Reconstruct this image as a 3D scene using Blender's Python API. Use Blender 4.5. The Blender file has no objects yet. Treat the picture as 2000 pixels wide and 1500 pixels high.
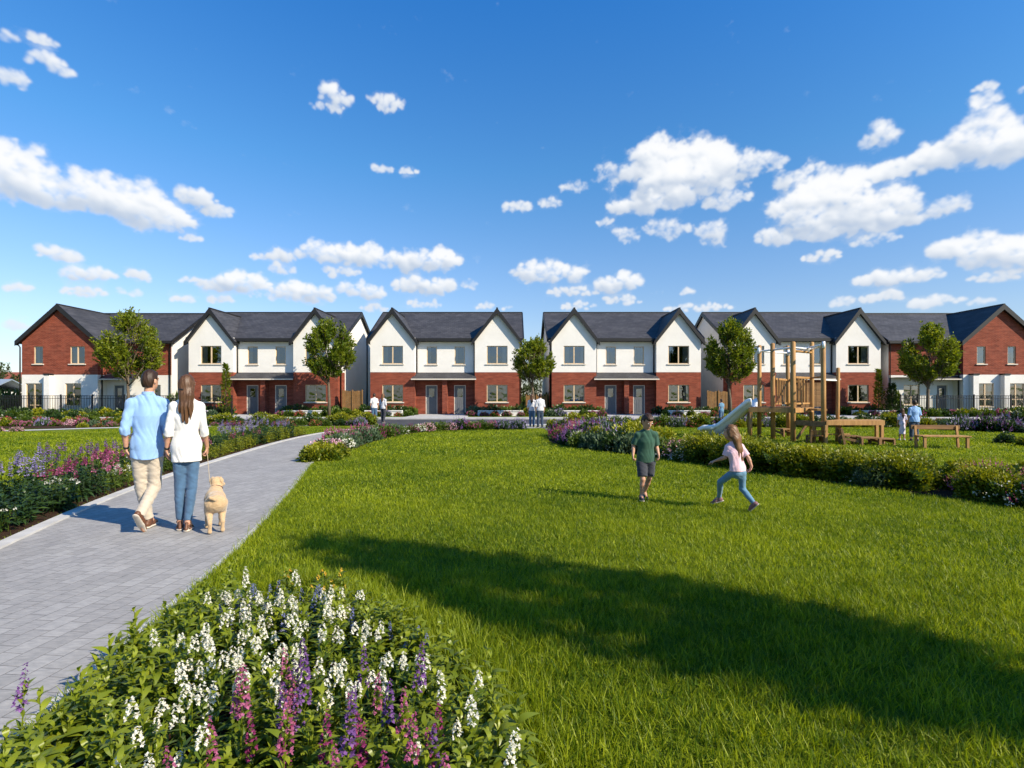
import bpy, math, random
import numpy as np
from mathutils import Vector, Matrix

random.seed(7)
RNG = np.random.default_rng(7)
SC = bpy.context.scene
COL = SC.collection
R = math.radians
F, H, YH = 1040.0, 1.55, 774.0          # focal length in photo pixels, eye height, horizon row


def G(px, py, z=0.0):
    """ground point (X, Y) that a photo pixel looks at"""
    d = F * (H - z) / (py - YH)
    return ((px - 1000.0) / F * d, d)


def link(o, parent=None):
    COL.objects.link(o)
    if parent is not None:
        o.parent = parent
    return o


def tag(o, label=None, cat=None, group=None, kind=None):
    if label: o['label'] = label
    if cat: o['category'] = cat
    if group: o['group'] = group
    if kind: o['kind'] = kind
    return o


def empty(name, loc=(0, 0, 0), rz=0.0):
    o = bpy.data.objects.new(name, None)
    o.empty_display_size = 0.2
    o.location = loc
    o.rotation_euler = (0, 0, rz)
    return link(o)


def copy_tree(o, parent=None):
    c = o.copy()
    COL.objects.link(c)
    if parent is not None:
        c.parent = parent
    for ch in list(o.children):
        copy_tree(ch, c)
    return c


def mesh_np(name, verts, faces, mats, parent=None, smooth=False, mi=None, tint=None, loc=None):
    """verts (n,3); faces: list of int arrays (k,m) of equal-sided polygons"""
    me = bpy.data.meshes.new(name)
    verts = np.asarray(verts, dtype=np.float32)
    if not isinstance(faces, list):
        faces = [faces]
    faces = [np.asarray(f, dtype=np.int32) for f in faces if len(f)]
    nl = sum(f.size for f in faces)
    nf = sum(len(f) for f in faces)
    me.vertices.add(len(verts)); me.loops.add(nl); me.polygons.add(nf)
    me.vertices.foreach_set('co', verts.ravel())
    me.loops.foreach_set('vertex_index', np.concatenate([f.ravel() for f in faces]))
    sizes = np.concatenate([np.full(len(f), f.shape[1], dtype=np.int32) for f in faces])
    starts = np.concatenate([[0], np.cumsum(sizes)[:-1]]).astype(np.int32)
    me.polygons.foreach_set('loop_start', starts)
    me.polygons.foreach_set('loop_total', sizes)
    if mi is not None:
        me.polygons.foreach_set('material_index', np.asarray(mi, dtype=np.int32))
    me.polygons.foreach_set('use_smooth', np.full(nf, bool(smooth)))
    if tint is not None:
        a = me.attributes.new('tint', 'FLOAT', 'POINT')
        a.data.foreach_set('value', np.asarray(tint, dtype=np.float32))
    me.update(calc_edges=True)
    for m in (mats if isinstance(mats, (list, tuple)) else [mats]):
        me.materials.append(m)
    o = bpy.data.objects.new(name, me)
    if loc is not None:
        o.location = loc
    return link(o, parent)


class MB:
    """collects boxes, prisms and tubes; build() links them as ONE mesh object"""
    def __init__(s):
        s.v = []; s.f = []; s.m = []

    def poly(s, pts, mi=0):
        b = len(s.v)
        s.v.extend([tuple(p) for p in pts])
        s.f.append(tuple(range(b, b + len(pts)))); s.m.append(mi)

    def box(s, x0, x1, y0, y1, z0, z1, mi=0):
        b = len(s.v)
        s.v.extend([(x0, y0, z0), (x1, y0, z0), (x1, y1, z0), (x0, y1, z0), (x0, y0, z1), (x1, y0, z1), (x1, y1, z1), (x0, y1, z1)])
        for q in ((0, 3, 2, 1), (4, 5, 6, 7), (0, 1, 5, 4), (1, 2, 6, 5), (2, 3, 7, 6), (3, 0, 4, 7)):
            s.f.append(tuple(b + i for i in q)); s.m.append(mi)

    def hexa(s, p, mi=0):
        """8 points, bottom ring then top ring"""
        b = len(s.v); s.v.extend([tuple(q) for q in p])
        for q in ((0, 3, 2, 1), (4, 5, 6, 7), (0, 1, 5, 4), (1, 2, 6, 5), (2, 3, 7, 6), (3, 0, 4, 7)):
            s.f.append(tuple(b + i for i in q)); s.m.append(mi)

    def slab(s, top, th, mi=0, mi_side=None):
        """polygon thickened straight down"""
        n = len(top); b = len(s.v)
        s.v.extend([tuple(p) for p in top]); s.v.extend([(p[0], p[1], p[2] - th) for p in top])
        ms = mi if mi_side is None else mi_side
        s.f.append(tuple(range(b, b + n))); s.m.append(mi)
        s.f.append(tuple(range(b + 2 * n - 1, b + n - 1, -1))); s.m.append(ms)
        for i in range(n):
            j = (i + 1) % n
            s.f.append((b + j, b + i, b + n + i, b + n + j)); s.m.append(ms)

    def beam(s, a, c, w, h, mi=0, up=(0, 0, 1)):
        a = Vector(a); c = Vector(c); d = (c - a).normalized(); u = Vector(up)
        if abs(d.dot(u)) > 0.98: u = Vector((0, 1, 0))
        side = d.cross(u).normalized() * (w / 2); u = side.cross(d).normalized() * (h / 2)
        s.hexa([a - side - u, a + side - u, a + side + u, a - side + u, c - side - u, c + side - u, c + side + u, c - side + u], mi)

    def tube(s, pts, rad, n=8, mi=0, cap=True):
        pts = [Vector(p) for p in pts]
        if not hasattr(rad, '__len__'): rad = [rad] * len(pts)
        b = len(s.v); ref = None
        for i, p in enumerate(pts):
            d = (pts[min(i + 1, len(pts) - 1)] - pts[max(i - 1, 0)]).normalized()
            if ref is None:
                ref = Vector((1, 0, 0)) if abs(d.x) < 0.8 else Vector((0, 1, 0))
            x = (ref - d * ref.dot(d)).normalized(); ref = x; y = d.cross(x)
            for k in range(n):
                a = 2 * math.pi * k / n
                s.v.append(tuple(p + (x * math.cos(a) + y * math.sin(a)) * rad[i]))
        for i in range(len(pts) - 1):
            for k in range(n):
                q = (k + 1) % n
                s.f.append((b + i * n + k, b + i * n + q, b + (i + 1) * n + q, b + (i + 1) * n + k)); s.m.append(mi)
        if cap:
            s.f.append(tuple(b + k for k in range(n - 1, -1, -1))); s.m.append(mi)
            s.f.append(tuple(b + (len(pts) - 1) * n + k for k in range(n))); s.m.append(mi)

    def build(s, name, mats, parent=None, smooth=False, loc=None, bevel=0.0):
        me = bpy.data.meshes.new(name)
        me.from_pydata(s.v, [], s.f)
        for m in (mats if isinstance(mats, (list, tuple)) else [mats]):
            me.materials.append(m)
        me.polygons.foreach_set('material_index', np.asarray(s.m, dtype=np.int32))
        me.polygons.foreach_set('use_smooth', np.full(len(s.f), bool(smooth)))
        me.update()
        o = bpy.data.objects.new(name, me)
        if loc is not None: o.location = loc
        if bevel:
            b = o.modifiers.new('bevel', 'BEVEL'); b.width = bevel; b.segments = 2; b.limit_method = 'ANGLE'
        return link(o, parent)


# ------------------------------------------------------------------ materials
def newmat(name):
    m = bpy.data.materials.new(name); m.use_nodes = True
    nt = m.node_tree; nt.nodes.clear()
    return m, nt


def nd(nt, typ, ins=None, **props):
    n = nt.nodes.new(typ)
    for k, v in props.items(): setattr(n, k, v)
    for k, v in (ins or {}).items():
        if hasattr(v, 'is_output') or isinstance(v, bpy.types.NodeSocket): nt.links.new(v, n.inputs[k])
        else: n.inputs[k].default_value = v
    return n


def rgba(c): return (c[0], c[1], c[2], 1.0)


def ramp(nt, fac, stops, interp='LINEAR'):
    n = nt.nodes.new('ShaderNodeValToRGB'); cr = n.color_ramp; cr.interpolation = interp
    while len(cr.elements) < len(stops): cr.elements.new(0.5)
    for e, (p, c) in zip(cr.elements, stops):
        e.position = p; e.color = rgba(c) if len(c) == 3 else c
    nt.links.new(fac, n.inputs[0])
    return n.outputs[0]


def mixc(nt, fac, a, b, mode='MIX'):
    n = nt.nodes.new('ShaderNodeMix'); n.data_type = 'RGBA'; n.blend_type = mode
    for i, v in ((0, fac), (6, a), (7, b)):
        if isinstance(v, bpy.types.NodeSocket): nt.links.new(v, n.inputs[i])
        elif i == 0: n.inputs[0].default_value = v
        else: n.inputs[i].default_value = rgba(v) if len(v) == 3 else v
    return n.outputs[2]


def math_(nt, op, a, b=None, clamp=False):
    n = nt.nodes.new('ShaderNodeMath'); n.operation = op; n.use_clamp = clamp
    for i, v in enumerate((a, b)):
        if v is None: continue
        if isinstance(v, bpy.types.NodeSocket): nt.links.new(v, n.inputs[i])
        else: n.inputs[i].default_value = v
    return n.outputs[0]


def noise(nt, vec, scale, detail=4, rough=0.55, out=0):
    n = nd(nt, 'ShaderNodeTexNoise', {'Scale': scale, 'Detail': detail, 'Roughness': rough})
    if vec is not None: nt.links.new(vec, n.inputs['Vector'])
    return n.outputs[out]


def objco(nt): return nd(nt, 'ShaderNodeTexCoord').outputs['Object']
def worldco(nt): return nd(nt, 'ShaderNodeNewGeometry').outputs['Position']


def scaled(nt, vec, s, rot=(0, 0, 0)):
    return nd(nt, 'ShaderNodeMapping', {'Vector': vec, 'Scale': s, 'Rotation': rot}).outputs[0]


def finish(nt, color, rough=0.6, spec=0.4, height=None, bstr=0.3, bdist=0.02, metal=0.0, sheen=0.0):
    p = nd(nt, 'ShaderNodeBsdfPrincipled')
    for k, v in (('Base Color', color), ('Roughness', rough), ('Specular IOR Level', spec), ('Metallic', metal), ('Sheen Weight', sheen)):
        if isinstance(v, bpy.types.NodeSocket): nt.links.new(v, p.inputs[k])
        else: p.inputs[k].default_value = rgba(v) if k == 'Base Color' else v
    if height is not None:
        b = nd(nt, 'ShaderNodeBump', {'Height': height, 'Strength': bstr, 'Distance': bdist})
        nt.links.new(b.outputs[0], p.inputs['Normal'])
    o = nd(nt, 'ShaderNodeOutputMaterial')
    nt.links.new(p.outputs[0], o.inputs[0])
    return p


def plain(name, c, rough=0.6, spec=0.4, var=0.15, vs=6.0, bump=0.0, bs=40.0, metal=0.0, bd=0.01, sheen=0.0):
    m, nt = newmat(name); co = objco(nt)
    n = noise(nt, co, vs, 5)
    col = ramp(nt, n, [(0.25, [x * (1 - var) for x in c]), (0.75, [min(1, x * (1 + var)) for x in c])])
    h = noise(nt, co, bs, 3) if bump else None
    finish(nt, col, rough, spec, h, bump, bd, metal, sheen)
    return m


def leafmat(name, c1, c2, trans=0.35, rough=0.45, spec=0.35, objvar=0.35):
    """leaf colour from the per-leaf 'tint' attribute and a per-plant random value"""
    m, nt = newmat(name)
    t = nd(nt, 'ShaderNodeAttribute', attribute_name='tint').outputs['Fac']
    r = nd(nt, 'ShaderNodeObjectInfo').outputs['Random']
    f = math_(nt, 'ADD', t, math_(nt, 'MULTIPLY', math_(nt, 'SUBTRACT', r, 0.5), objvar), clamp=True)
    col = mixc(nt, f, c1, c2)
    p = nd(nt, 'ShaderNodeBsdfPrincipled', {'Base Color': col, 'Roughness': rough, 'Specular IOR Level': spec})
    tr = nd(nt, 'ShaderNodeBsdfTranslucent', {'Color': mixc(nt, 1.0, col, (1.25, 1.2, 0.55), 'MULTIPLY')})
    mx = nd(nt, 'ShaderNodeMixShader', {0: trans, 1: p.outputs[0], 2: tr.outputs[0]})
    nt.links.new(mx.outputs[0], nd(nt, 'ShaderNodeOutputMaterial').inputs[0])
    return m


# ------------------------------------------------------------------ leaves
def norm(a): return a / np.maximum(np.linalg.norm(a, axis=-1, keepdims=True), 1e-9)


def leaf_arrays(P, Dr, L, W, curl=0.0, nseg=1, roll=None, rng=RNG, pointy=0.55, fold=0.0):
    """N leaves from base P along Dr; returns verts, quad faces, leaf index of each vert"""
    P = np.asarray(P, float); Dr = norm(np.asarray(Dr, float)); n = len(P)
    L = np.broadcast_to(L, n); W = np.broadcast_to(W, n); curl = np.broadcast_to(curl, n)
    up = np.tile(np.array([0, 0, 1.0]), (n, 1))
    bad = np.abs(Dr[:, 2]) > 0.97
    up[bad] = [1, 0, 0]
    side = norm(np.cross(Dr, up)); nor = np.cross(side, Dr)
    if roll is not None:
        c, s = np.cos(roll)[:, None], np.sin(roll)[:, None]
        side, nor = side * c + nor * s, nor * c - side * s
    if nseg == 1:                                   # diamond
        t = np.array([0, 0.45, 1.0, 0.45]); w = np.array([0, 0.5, 0, -0.5])
        F_ = np.array([[0, 1, 2, 3]])
    else:
        ts = np.linspace(0, 1, nseg + 1)
        ws = np.sin(np.pi * np.clip(ts, 0.04, 0.985) ** pointy) * 0.5
        t = np.concatenate([ts, ts]); w = np.concatenate([ws, -ws])
        F_ = np.array([[i, i + 1, nseg + 2 + i, nseg + 1 + i] for i in range(nseg)])
    k = len(t)
    drop = -curl[:, None] * t[None, :] ** 2 + np.abs(w)[None, :] * fold * (W / np.maximum(L, 1e-6))[:, None]
    V = (P[:, None, :] + Dr[:, None, :] * (L[:, None] * t)[..., None] + side[:, None, :] * (W[:, None] * w)[..., None]
         + nor[:, None, :] * (L[:, None] * drop)[..., None])
    Fc = (F_[None] + (np.arange(n) * k)[:, None, None]).reshape(-1, 4)
    return V.reshape(-1, 3), Fc, np.repeat(np.arange(n), k)


class LB:
    """gathers leaf arrays into one mesh with a tint attribute"""
    def __init__(s): s.V = []; s.F = []; s.T = []; s.M = []; s.n = 0
    def add(s, arr, tint, mi=0):
        V, Fc, idx = arr
        s.V.append(V); s.F.append(Fc + s.n); s.n += len(V)
        tint = np.broadcast_to(tint, idx.max() + 1)
        s.T.append(tint[idx]); s.M.append(np.full(len(Fc), mi))
    def build(s, name, mats, parent=None, smooth=True):
        return mesh_np(name, np.concatenate(s.V), np.concatenate(s.F), mats, parent, smooth, np.concatenate(s.M), np.concatenate(s.T))


def sheet(name, pts, z, mat, kind='structure'):
    b = MB(); b.poly([(x, y, z) for x, y in pts])
    o = b.build(name, mat)
    if kind: o['kind'] = kind
    return o


def strip(name, left, right, z, mat, kind='structure', th=0.0):
    """ribbon between two polylines with equal counts"""
    b = MB()
    for i in range(len(left) - 1):
        q = [(*left[i], z), (*right[i], z), (*right[i + 1], z), (*left[i + 1], z)]
        if th: b.slab(q, th)
        else: b.poly(q)
    o = b.build(name, mat)
    if kind: o['kind'] = kind
    return o


def resample(pts, n):
    p = np.array(pts, float); d = np.concatenate([[0], np.cumsum(np.linalg.norm(np.diff(p, axis=0), axis=1))])
    t = np.linspace(0, d[-1], n)
    return np.stack([np.interp(t, d, p[:, k]) for k in range(p.shape[1])], 1)


def smoothline(pts, n, it=40):
    p = resample(pts, n)
    for _ in range(it):
        q = p.copy(); q[1:-1] = (p[:-2] + 2 * p[1:-1] + p[2:]) / 4; p = q
    return p


def offset(p, d):
    """move a polyline sideways (positive = to the right of its direction)"""
    p = np.asarray(p); t = norm(np.gradient(p, axis=0))
    return p + np.stack([t[:, 1], -t[:, 0]], 1) * d


def inpoly(P, poly):
    P = np.asarray(P); x, y = P[:, 0], P[:, 1]; r = np.zeros(len(P), bool)
    q = np.asarray(poly); j = len(q) - 1
    for i in range(len(q)):
        xi, yi = q[i][:2]; xj, yj = q[j][:2]
        c = ((yi > y) != (yj > y)) & (x < (xj - xi) * (y - yi) / (yj - yi + 1e-12) + xi)
        r ^= c; j = i
    return r
# ------------------------------------------------------------------ camera, sun, sky
cd = bpy.data.cameras.new('camera'); cd.sensor_width = 36.0; cd.lens = 36.0 * F / 2000.0
cd.shift_y = (YH - 750.0) / 2000.0; cd.clip_start = 0.05; cd.clip_end = 6000
cam = bpy.data.objects.new('camera', cd); cam.location = (0, 0, H); cam.rotation_euler = (R(90), 0, 0)
COL.objects.link(cam); SC.camera = cam

SUN_EL = R(35); SUN_AZ = math.atan2(0.84, -0.54)          # azimuth from +Y towards +X
SUN = Vector((math.sin(SUN_AZ) * math.cos(SUN_EL), math.cos(SUN_AZ) * math.cos(SUN_EL), math.sin(SUN_EL)))
sd = bpy.data.lights.new('sun', 'SUN'); sd.energy = 5.0; sd.angle = R(0.53); sd.color = (1.0, 0.885, 0.70)
so = bpy.data.objects.new('sun', sd); so.rotation_euler = SUN.to_track_quat('Z', 'Y').to_euler(); so.location = (30, -20, 40)
COL.objects.link(so)

W = bpy.data.worlds.new('World'); SC.world = W; W.use_nodes = True
nt = W.node_tree; nt.nodes.clear()


def azel(px, py):
    x, y, z = (px - 1000) / F, 1.0, (YH - py) / F
    return math.atan2(x, y), math.atan2(z, math.hypot(x, y))


# clouds: (photo column, row, half width, half height, softness) -> world azimuth / elevation
CL = [
    (20, 150, 40, 22, .6), (100, 130, 48, 28, .75), (85, 82, 36, 14, .45), (10, 75, 14, 16, .4),
    (30, 352, 105, 64, 1.0), (95, 388, 50, 36, .9), (-40, 340, 90, 66, 1), (200, 385, 84, 58, 1.0), (255, 395, 90, 58, 1.0), (280, 424, 100, 42, 1.0), (330, 430, 60, 26, .9), (385, 388, 46, 26, .7), (425, 415, 30, 14, .5), (165, 400, 42, 28, .9), (370, 467, 24, 11, .6),
    (655, 192, 40, 26, .75), (640, 208, 40, 12, .5), (757, 200, 50, 14, .5), (755, 212, 22, 12, .6), (796, 335, 24, 9, .42), (745, 332, 26, 9, .3),
    (640, 500, 66, 30, 1.0), (710, 500, 60, 28, 1.0), (780, 512, 70, 26, 1.0), (850, 512, 56, 28, 1.0), (665, 532, 44, 15, .8), (548, 505, 28, 16, .55), (550, 528, 30, 12, .5), (505, 505, 20, 8, .3),
    (475, 556, 62, 26, 1.0), (590, 574, 72, 26, 1.0), (705, 570, 54, 24, .9), (515, 580, 40, 12, .7), (825, 560, 76, 24, .85), (918, 557, 16, 10, .4), (410, 560, 26, 14, .5),
    (115, 500, 50, 20, .75), (172, 538, 62, 20, .9), (270, 538, 32, 11, .6), (165, 572, 52, 14, .75), (38, 566, 28, 10, .6), (252, 572, 34, 9, .45), (368, 547, 26, 9, .4), (430, 588, 30, 10, .5), (358, 588, 26, 10, .5), (30, 637, 36, 10, .5), (730, 602, 30, 9, .5), (830, 596, 40, 9, .5),
    (1010, 407, 28, 13, .55), (1075, 397, 30, 13, .42), (1125, 367, 34, 13, .42), (1182, 435, 20, 10, .4), (1180, 333, 22, 10, .3),
    (1290, 330, 80, 54, 1.0), (1370, 330, 78, 58, 1.0), (1330, 372, 110, 40, 1.0), (1420, 390, 50, 26, .85), (1260, 402, 84, 30, .95), (1500, 320, 44, 32, .8), (1190, 350, 30, 22, .5), (1465, 330, 34, 26, .6),
    (1300, 448, 56, 25, .7), (1222, 461, 28, 13, .6), (1388, 455, 34, 26, .6),
    (1630, 375, 72, 54, 1.0), (1590, 410, 96, 50, 1.0), (1700, 410, 96, 46, 1.0), (1600, 452, 150, 30, 1.0), (1730, 440, 80, 26, 1.0), (1550, 350, 40, 22, .6), (1840, 410, 52, 22, .65), (1710, 470, 56, 16, .7), (1605, 502, 46, 14, .7),
    (1925, 275, 76, 58, 1.0), (1850, 300, 90, 36, 1.0), (1760, 335, 80, 26, .9), (1990, 290, 60, 40, 1.0), (1716, 272, 36, 36, .75), (1926, 200, 34, 20, .55), (1925, 172, 28, 10, .4), (2010, 175, 22, 8, .35),
    (1885, 485, 80, 34, 1.0), (1950, 500, 90, 36, 1.0), (2020, 505, 80, 34, 1.0), (1960, 540, 90, 16, .8),
    (1740, 545, 86, 22, .95), (1815, 540, 30, 18, .8), (1720, 583, 54, 15, .8), (1640, 592, 28, 10, .6), (1830, 592, 64, 18, .85), (1915, 592, 30, 10, .6),
    (1080, 535, 72, 30, 1.0), (1035, 530, 40, 24, .9), (1205, 556, 52, 26, 1.0), (1120, 572, 60, 14, .8), (1215, 588, 46, 14, .8), (1345, 573, 14, 9, .5), (1360, 602, 80, 12, .8), (1130, 600, 40, 12, .7), (960, 600, 50, 7, .35),
]
def lattice(rng, w, h, cell):
    """smooth value noise on a w x h grid with lattice cells of the given size in pixels"""
    gx, gy = int(w / cell[0]) + 3, int(h / cell[1]) + 3
    g = rng.random((gy, gx)).astype(np.float32)
    x = np.arange(w) / cell[0]; y = np.arange(h) / cell[1]
    xi = x.astype(int); yi = y.astype(int); fx = x - xi; fy = y - yi
    fx = (fx * fx * (3 - 2 * fx)).astype(np.float32); fy = (fy * fy * (3 - 2 * fy)).astype(np.float32)
    r0 = g[yi][:, xi] * (1 - fx) + g[yi][:, xi + 1] * fx; r1 = g[yi + 1][:, xi] * (1 - fx) + g[yi + 1][:, xi + 1] * fx
    return r0 * (1 - fy)[:, None] + r1 * fy[:, None]


def fbm(rng, w, h, cell, octs, gain=0.5):
    a = 1.0; tot = 0.0; r = 0
    for _ in range(octs):
        r = r + a * lattice(rng, w, h, cell); tot += a; a *= gain; cell = (cell[0] / 2, cell[1] / 2)
    return r / tot


def blur(a, n):
    for ax in (0, 1):
        for _ in range(2):
            c = np.cumsum(np.pad(a, [(n + 1, n) if k == ax else (0, 0) for k in (0, 1)], mode='edge'), axis=ax)
            a = (np.take(c, range(2 * n + 1, c.shape[ax]), ax) - np.take(c, range(0, c.shape[ax] - 2 * n - 1), ax)) / (2 * n + 1)
    return a


A0, A1, E0, E1 = R(-52), R(52), R(0.5), R(44)
CW, CH = 2600, 1088                                   # 25 px per degree


def cloud_arrays():
    rng = np.random.default_rng(12)
    pxr = CW / (A1 - A0)
    w1 = fbm(rng, CW, CH, (26, 22), 5, 0.55) - 0.5; w2 = fbm(rng, CW, CH, (26, 22), 5, 0.55) - 0.5
    big1 = fbm(rng, CW, CH, (110, 70), 3) - 0.5; big2 = fbm(rng, CW, CH, (110, 70), 3) - 0.5
    er = fbm(rng, CW, CH, (60, 36), 7, 0.6) - 0.5
    fine = fbm(rng, CW, CH, (14, 11), 4, 0.55) - 0.5
    yy, xx = np.mgrid[0:CH, 0:CW].astype(np.float32)
    fieldv = np.full((CH, CW), -1.0, np.float32); hgt = np.zeros((CH, CW), np.float32); zb = np.full((CH, CW), -9.0, np.float32); pl = np.full((CH, CW), 0.5, np.float32); base = np.zeros((CH, CW), np.float32)
    for (px, py, rx, ry, sf) in CL:
        a0, e0 = azel(px, py); a1, _ = azel(px + 1, py); _, e1 = azel(px, py - 1)
        cx, cy = (a0 - A0) * pxr, (e0 - E0) * pxr; kx, ky = (a1 - a0) * pxr, (e1 - e0) * pxr
        RX, RY = rx * kx, ry * ky
        n = int(10 + 26 * sf * min(3.0, rx / 50))
        for i in range(n):
            t = rng.uniform(-1, 1); q = math.sqrt(max(0.0, 1 - t * t))
            u = rng.uniform(-0.55, 0.9) * q
            r = RY * (rng.uniform(0.28, 0.62) if sf > 0.65 else rng.uniform(0.5, 0.85)) * (0.55 + 0.45 * q)
            x0 = cx + t * RX * 0.86; y0 = cy + u * RY * 0.72
            y0 = max(y0, cy - RY * 0.75 + r * 0.55)
            rr = r * 1.75; i0, i1 = int(max(0, x0 - rr - 12)), int(min(CW, x0 + rr + 12)); j0, j1 = int(max(0, y0 - rr - 12)), int(min(CH, y0 + rr + 12))
            if i1 <= i0 or j1 <= j0: continue
            sl = (slice(j0, j1), slice(i0, i1)); wa = r * (1.25 if sf > 0.65 else 2.3); wb = RY * 0.35
            dx = xx[sl] - x0 + w1[sl] * wa + big1[sl] * wb; dy = yy[sl] - y0 + w2[sl] * wa + big2[sl] * wb
            dy = np.where(dy < 0, dy * 1.35, dy)
            d = (dx * dx / 1.35 + dy * dy) / (r * r)
            f = (1 - d) * (0.35 + 0.65 * sf)
            fieldv[sl] = np.maximum(fieldv[sl], f)
            hh = np.sqrt(np.clip(1.0 - d / 1.4, 0, 1)) * r * sf
            hgt[sl] = np.maximum(hgt[sl], hh)
            nz = np.sqrt(np.clip(1.25 - d, 0, 1.25)); near_ = nz * r + rng.uniform(0, 0.5) * RY - 0.25 * (y0 - cy); up_ = (d < 1.25) & (near_ > zb[sl])
            nl = (0.50 * dx / 1.16 + 0.62 * dy) / r + 0.60 * nz
            zb[sl] = np.where(up_, near_, zb[sl]); pl[sl] = np.where(up_, nl, pl[sl])
            base[sl] = np.where(hh > 0.4 * r * sf, np.maximum(base[sl], np.clip((yy[sl] - (cy - RY)) / (2 * RY), 0, 1) * sf + 0.0), base[sl])
    f = fieldv + er * 1.7 + fine * 0.8
    al = np.clip((f + 0.26) / 1.25, 0, 1); al = blur(al * al * (3 - 2 * al), 1)
    fs = blur(np.clip(fieldv, -0.8, 1), 9) + er * 2.0 + fine * 0.5
    veil = np.clip((fs + 0.30) / 1.3, 0, 1) ** 1.4 * 0.75; al = np.maximum(al, veil)
    hs = blur(hgt, 2) + 4.2 * fine + 10.0 * w1 * (hgt > 1)
    soft = blur(hgt, 16)
    gx = np.gradient(hs, axis=1); gy = np.gradient(hs, axis=0); sx = np.gradient(soft, axis=1); sy = np.gradient(soft, axis=0)
    lit = 0.58 + 0.16 * np.tanh(gx * 0.7) * -0.9 - 0.40 * np.tanh(gy * 0.6) - 0.50 * np.tanh(sx * 1.2) * 0.5 - 0.85 * np.tanh(sy * 1.6)
    lit = 0.45 * lit + 0.55 * (0.30 + 0.62 * np.clip(blur(pl, 3), -0.3, 1.1))
    thick = np.clip(blur(al, 18), 0, 1)
    lit = lit + (blur(base, 7) - 0.45) * 0.70
    lit = blur(np.clip(lit, 0, 1.0).astype(np.float32), 2)
    lit = lit * thick + (0.80) * (1 - thick)
    lit = np.clip((lit - 0.5) * 1.25 + 0.5 - 0.13, 0, 1)
    fade = np.clip((yy / pxr + E0) / R(9), 0, 1)
    stops = np.array([0, 0.3, 0.6, 0.85, 1.0]); cols = np.array([[.50, .60, .76], [.60, .68, .80], [.78, .83, .90], [.94, .96, .985], [1, 1, 1]])
    rgb = np.stack([np.interp(lit, stops, cols[:, k]) for k in range(3)], -1)
    rgb = rgb * (0.55 + 0.45 * fade)[..., None] + np.array([.80, .90, 1.0]) * (0.45 * (1 - fade))[..., None]
    al = al * (0.72 + 0.28 * fade) * 0.98
    return rgb.astype(np.float32), al.astype(np.float32)


rgb, al = cloud_arrays()
img = bpy.data.images.new('cloud cover', CW, CH, alpha=True, float_buffer=True)
img.colorspace_settings.name = 'Non-Color'
img.alpha_mode = 'CHANNEL_PACKED'
img.pixels.foreach_set(np.concatenate([rgb, al[..., None]], -1).ravel())
img.update()

dirv = nd(nt, 'ShaderNodeTexCoord').outputs['Generated']
sep = nd(nt, 'ShaderNodeSeparateXYZ', {0: dirv})
az = math_(nt, 'ARCTAN2', sep.outputs[0], sep.outputs[1])
el = math_(nt, 'ARCSINE', math_(nt, 'MINIMUM', math_(nt, 'MAXIMUM', sep.outputs[2], -1.0), 1.0))
uvw = nd(nt, 'ShaderNodeCombineXYZ', {0: math_(nt, 'DIVIDE', math_(nt, 'SUBTRACT', az, A0), A1 - A0), 1: math_(nt, 'DIVIDE', math_(nt, 'SUBTRACT', el, E0), E1 - E0)}).outputs[0]
tex = nd(nt, 'ShaderNodeTexImage', {'Vector': uvw}, image=img, extension='CLIP', interpolation='Cubic')
SKS = 0.075
sky = nd(nt, 'ShaderNodeTexSky', sky_type='NISHITA', sun_disc=False, sun_elevation=SUN_EL, sun_rotation=SUN_AZ, air_density=1.0, dust_density=0.3, ozone_density=1.6)
tint = ramp(nt, math_(nt, 'MULTIPLY', el, 1 / R(60)), [(0.0, (0.78, 0.82, 0.98)), (0.12, (0.92, 0.98, 1.12)), (0.22, (0.80, 1.03, 1.26)), (0.38, (0.52, 1.08, 1.45)), (0.65, (0.24, 1.0, 1.75))])
tint = mixc(nt, 1.0, tint, (1.15, 1.15, 1.15), 'MULTIPLY')
skyc = mixc(nt, 1.0, sky.outputs[0], tint, 'MULTIPLY')
cloudc = mixc(nt, 1.0, tex.outputs[0], (0.635 / SKS,) * 3, 'MULTIPLY')
out = mixc(nt, tex.outputs[1], skyc, cloudc)
out = mixc(nt, math_(nt, 'LESS_THAN', sep.outputs[2], -0.03), out, (0.9, 1.2, 0.6))
bg = nd(nt, 'ShaderNodeBackground', {'Color': out, 'Strength': SKS})
nt.links.new(bg.outputs[0], nd(nt, 'ShaderNodeOutputWorld').inputs[0])
W.cycles.sampling_method = 'MANUAL'; W.cycles.sample_map_resolution = 512

SC.view_settings.view_transform = 'Standard'; SC.view_settings.look = 'None'
SC.view_settings.exposure = 0.68; SC.view_settings.gamma = 1.0
SC.render.engine = 'CYCLES'
SC.cycles.use_denoising = True
SC.cycles.max_bounces = 6; SC.cycles.transparent_max_bounces = 12; SC.cycles.diffuse_bounces = 3; SC.cycles.glossy_bounces = 3
SC.cycles.use_adaptive_sampling = True; SC.cycles.adaptive_threshold = 0.02
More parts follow.
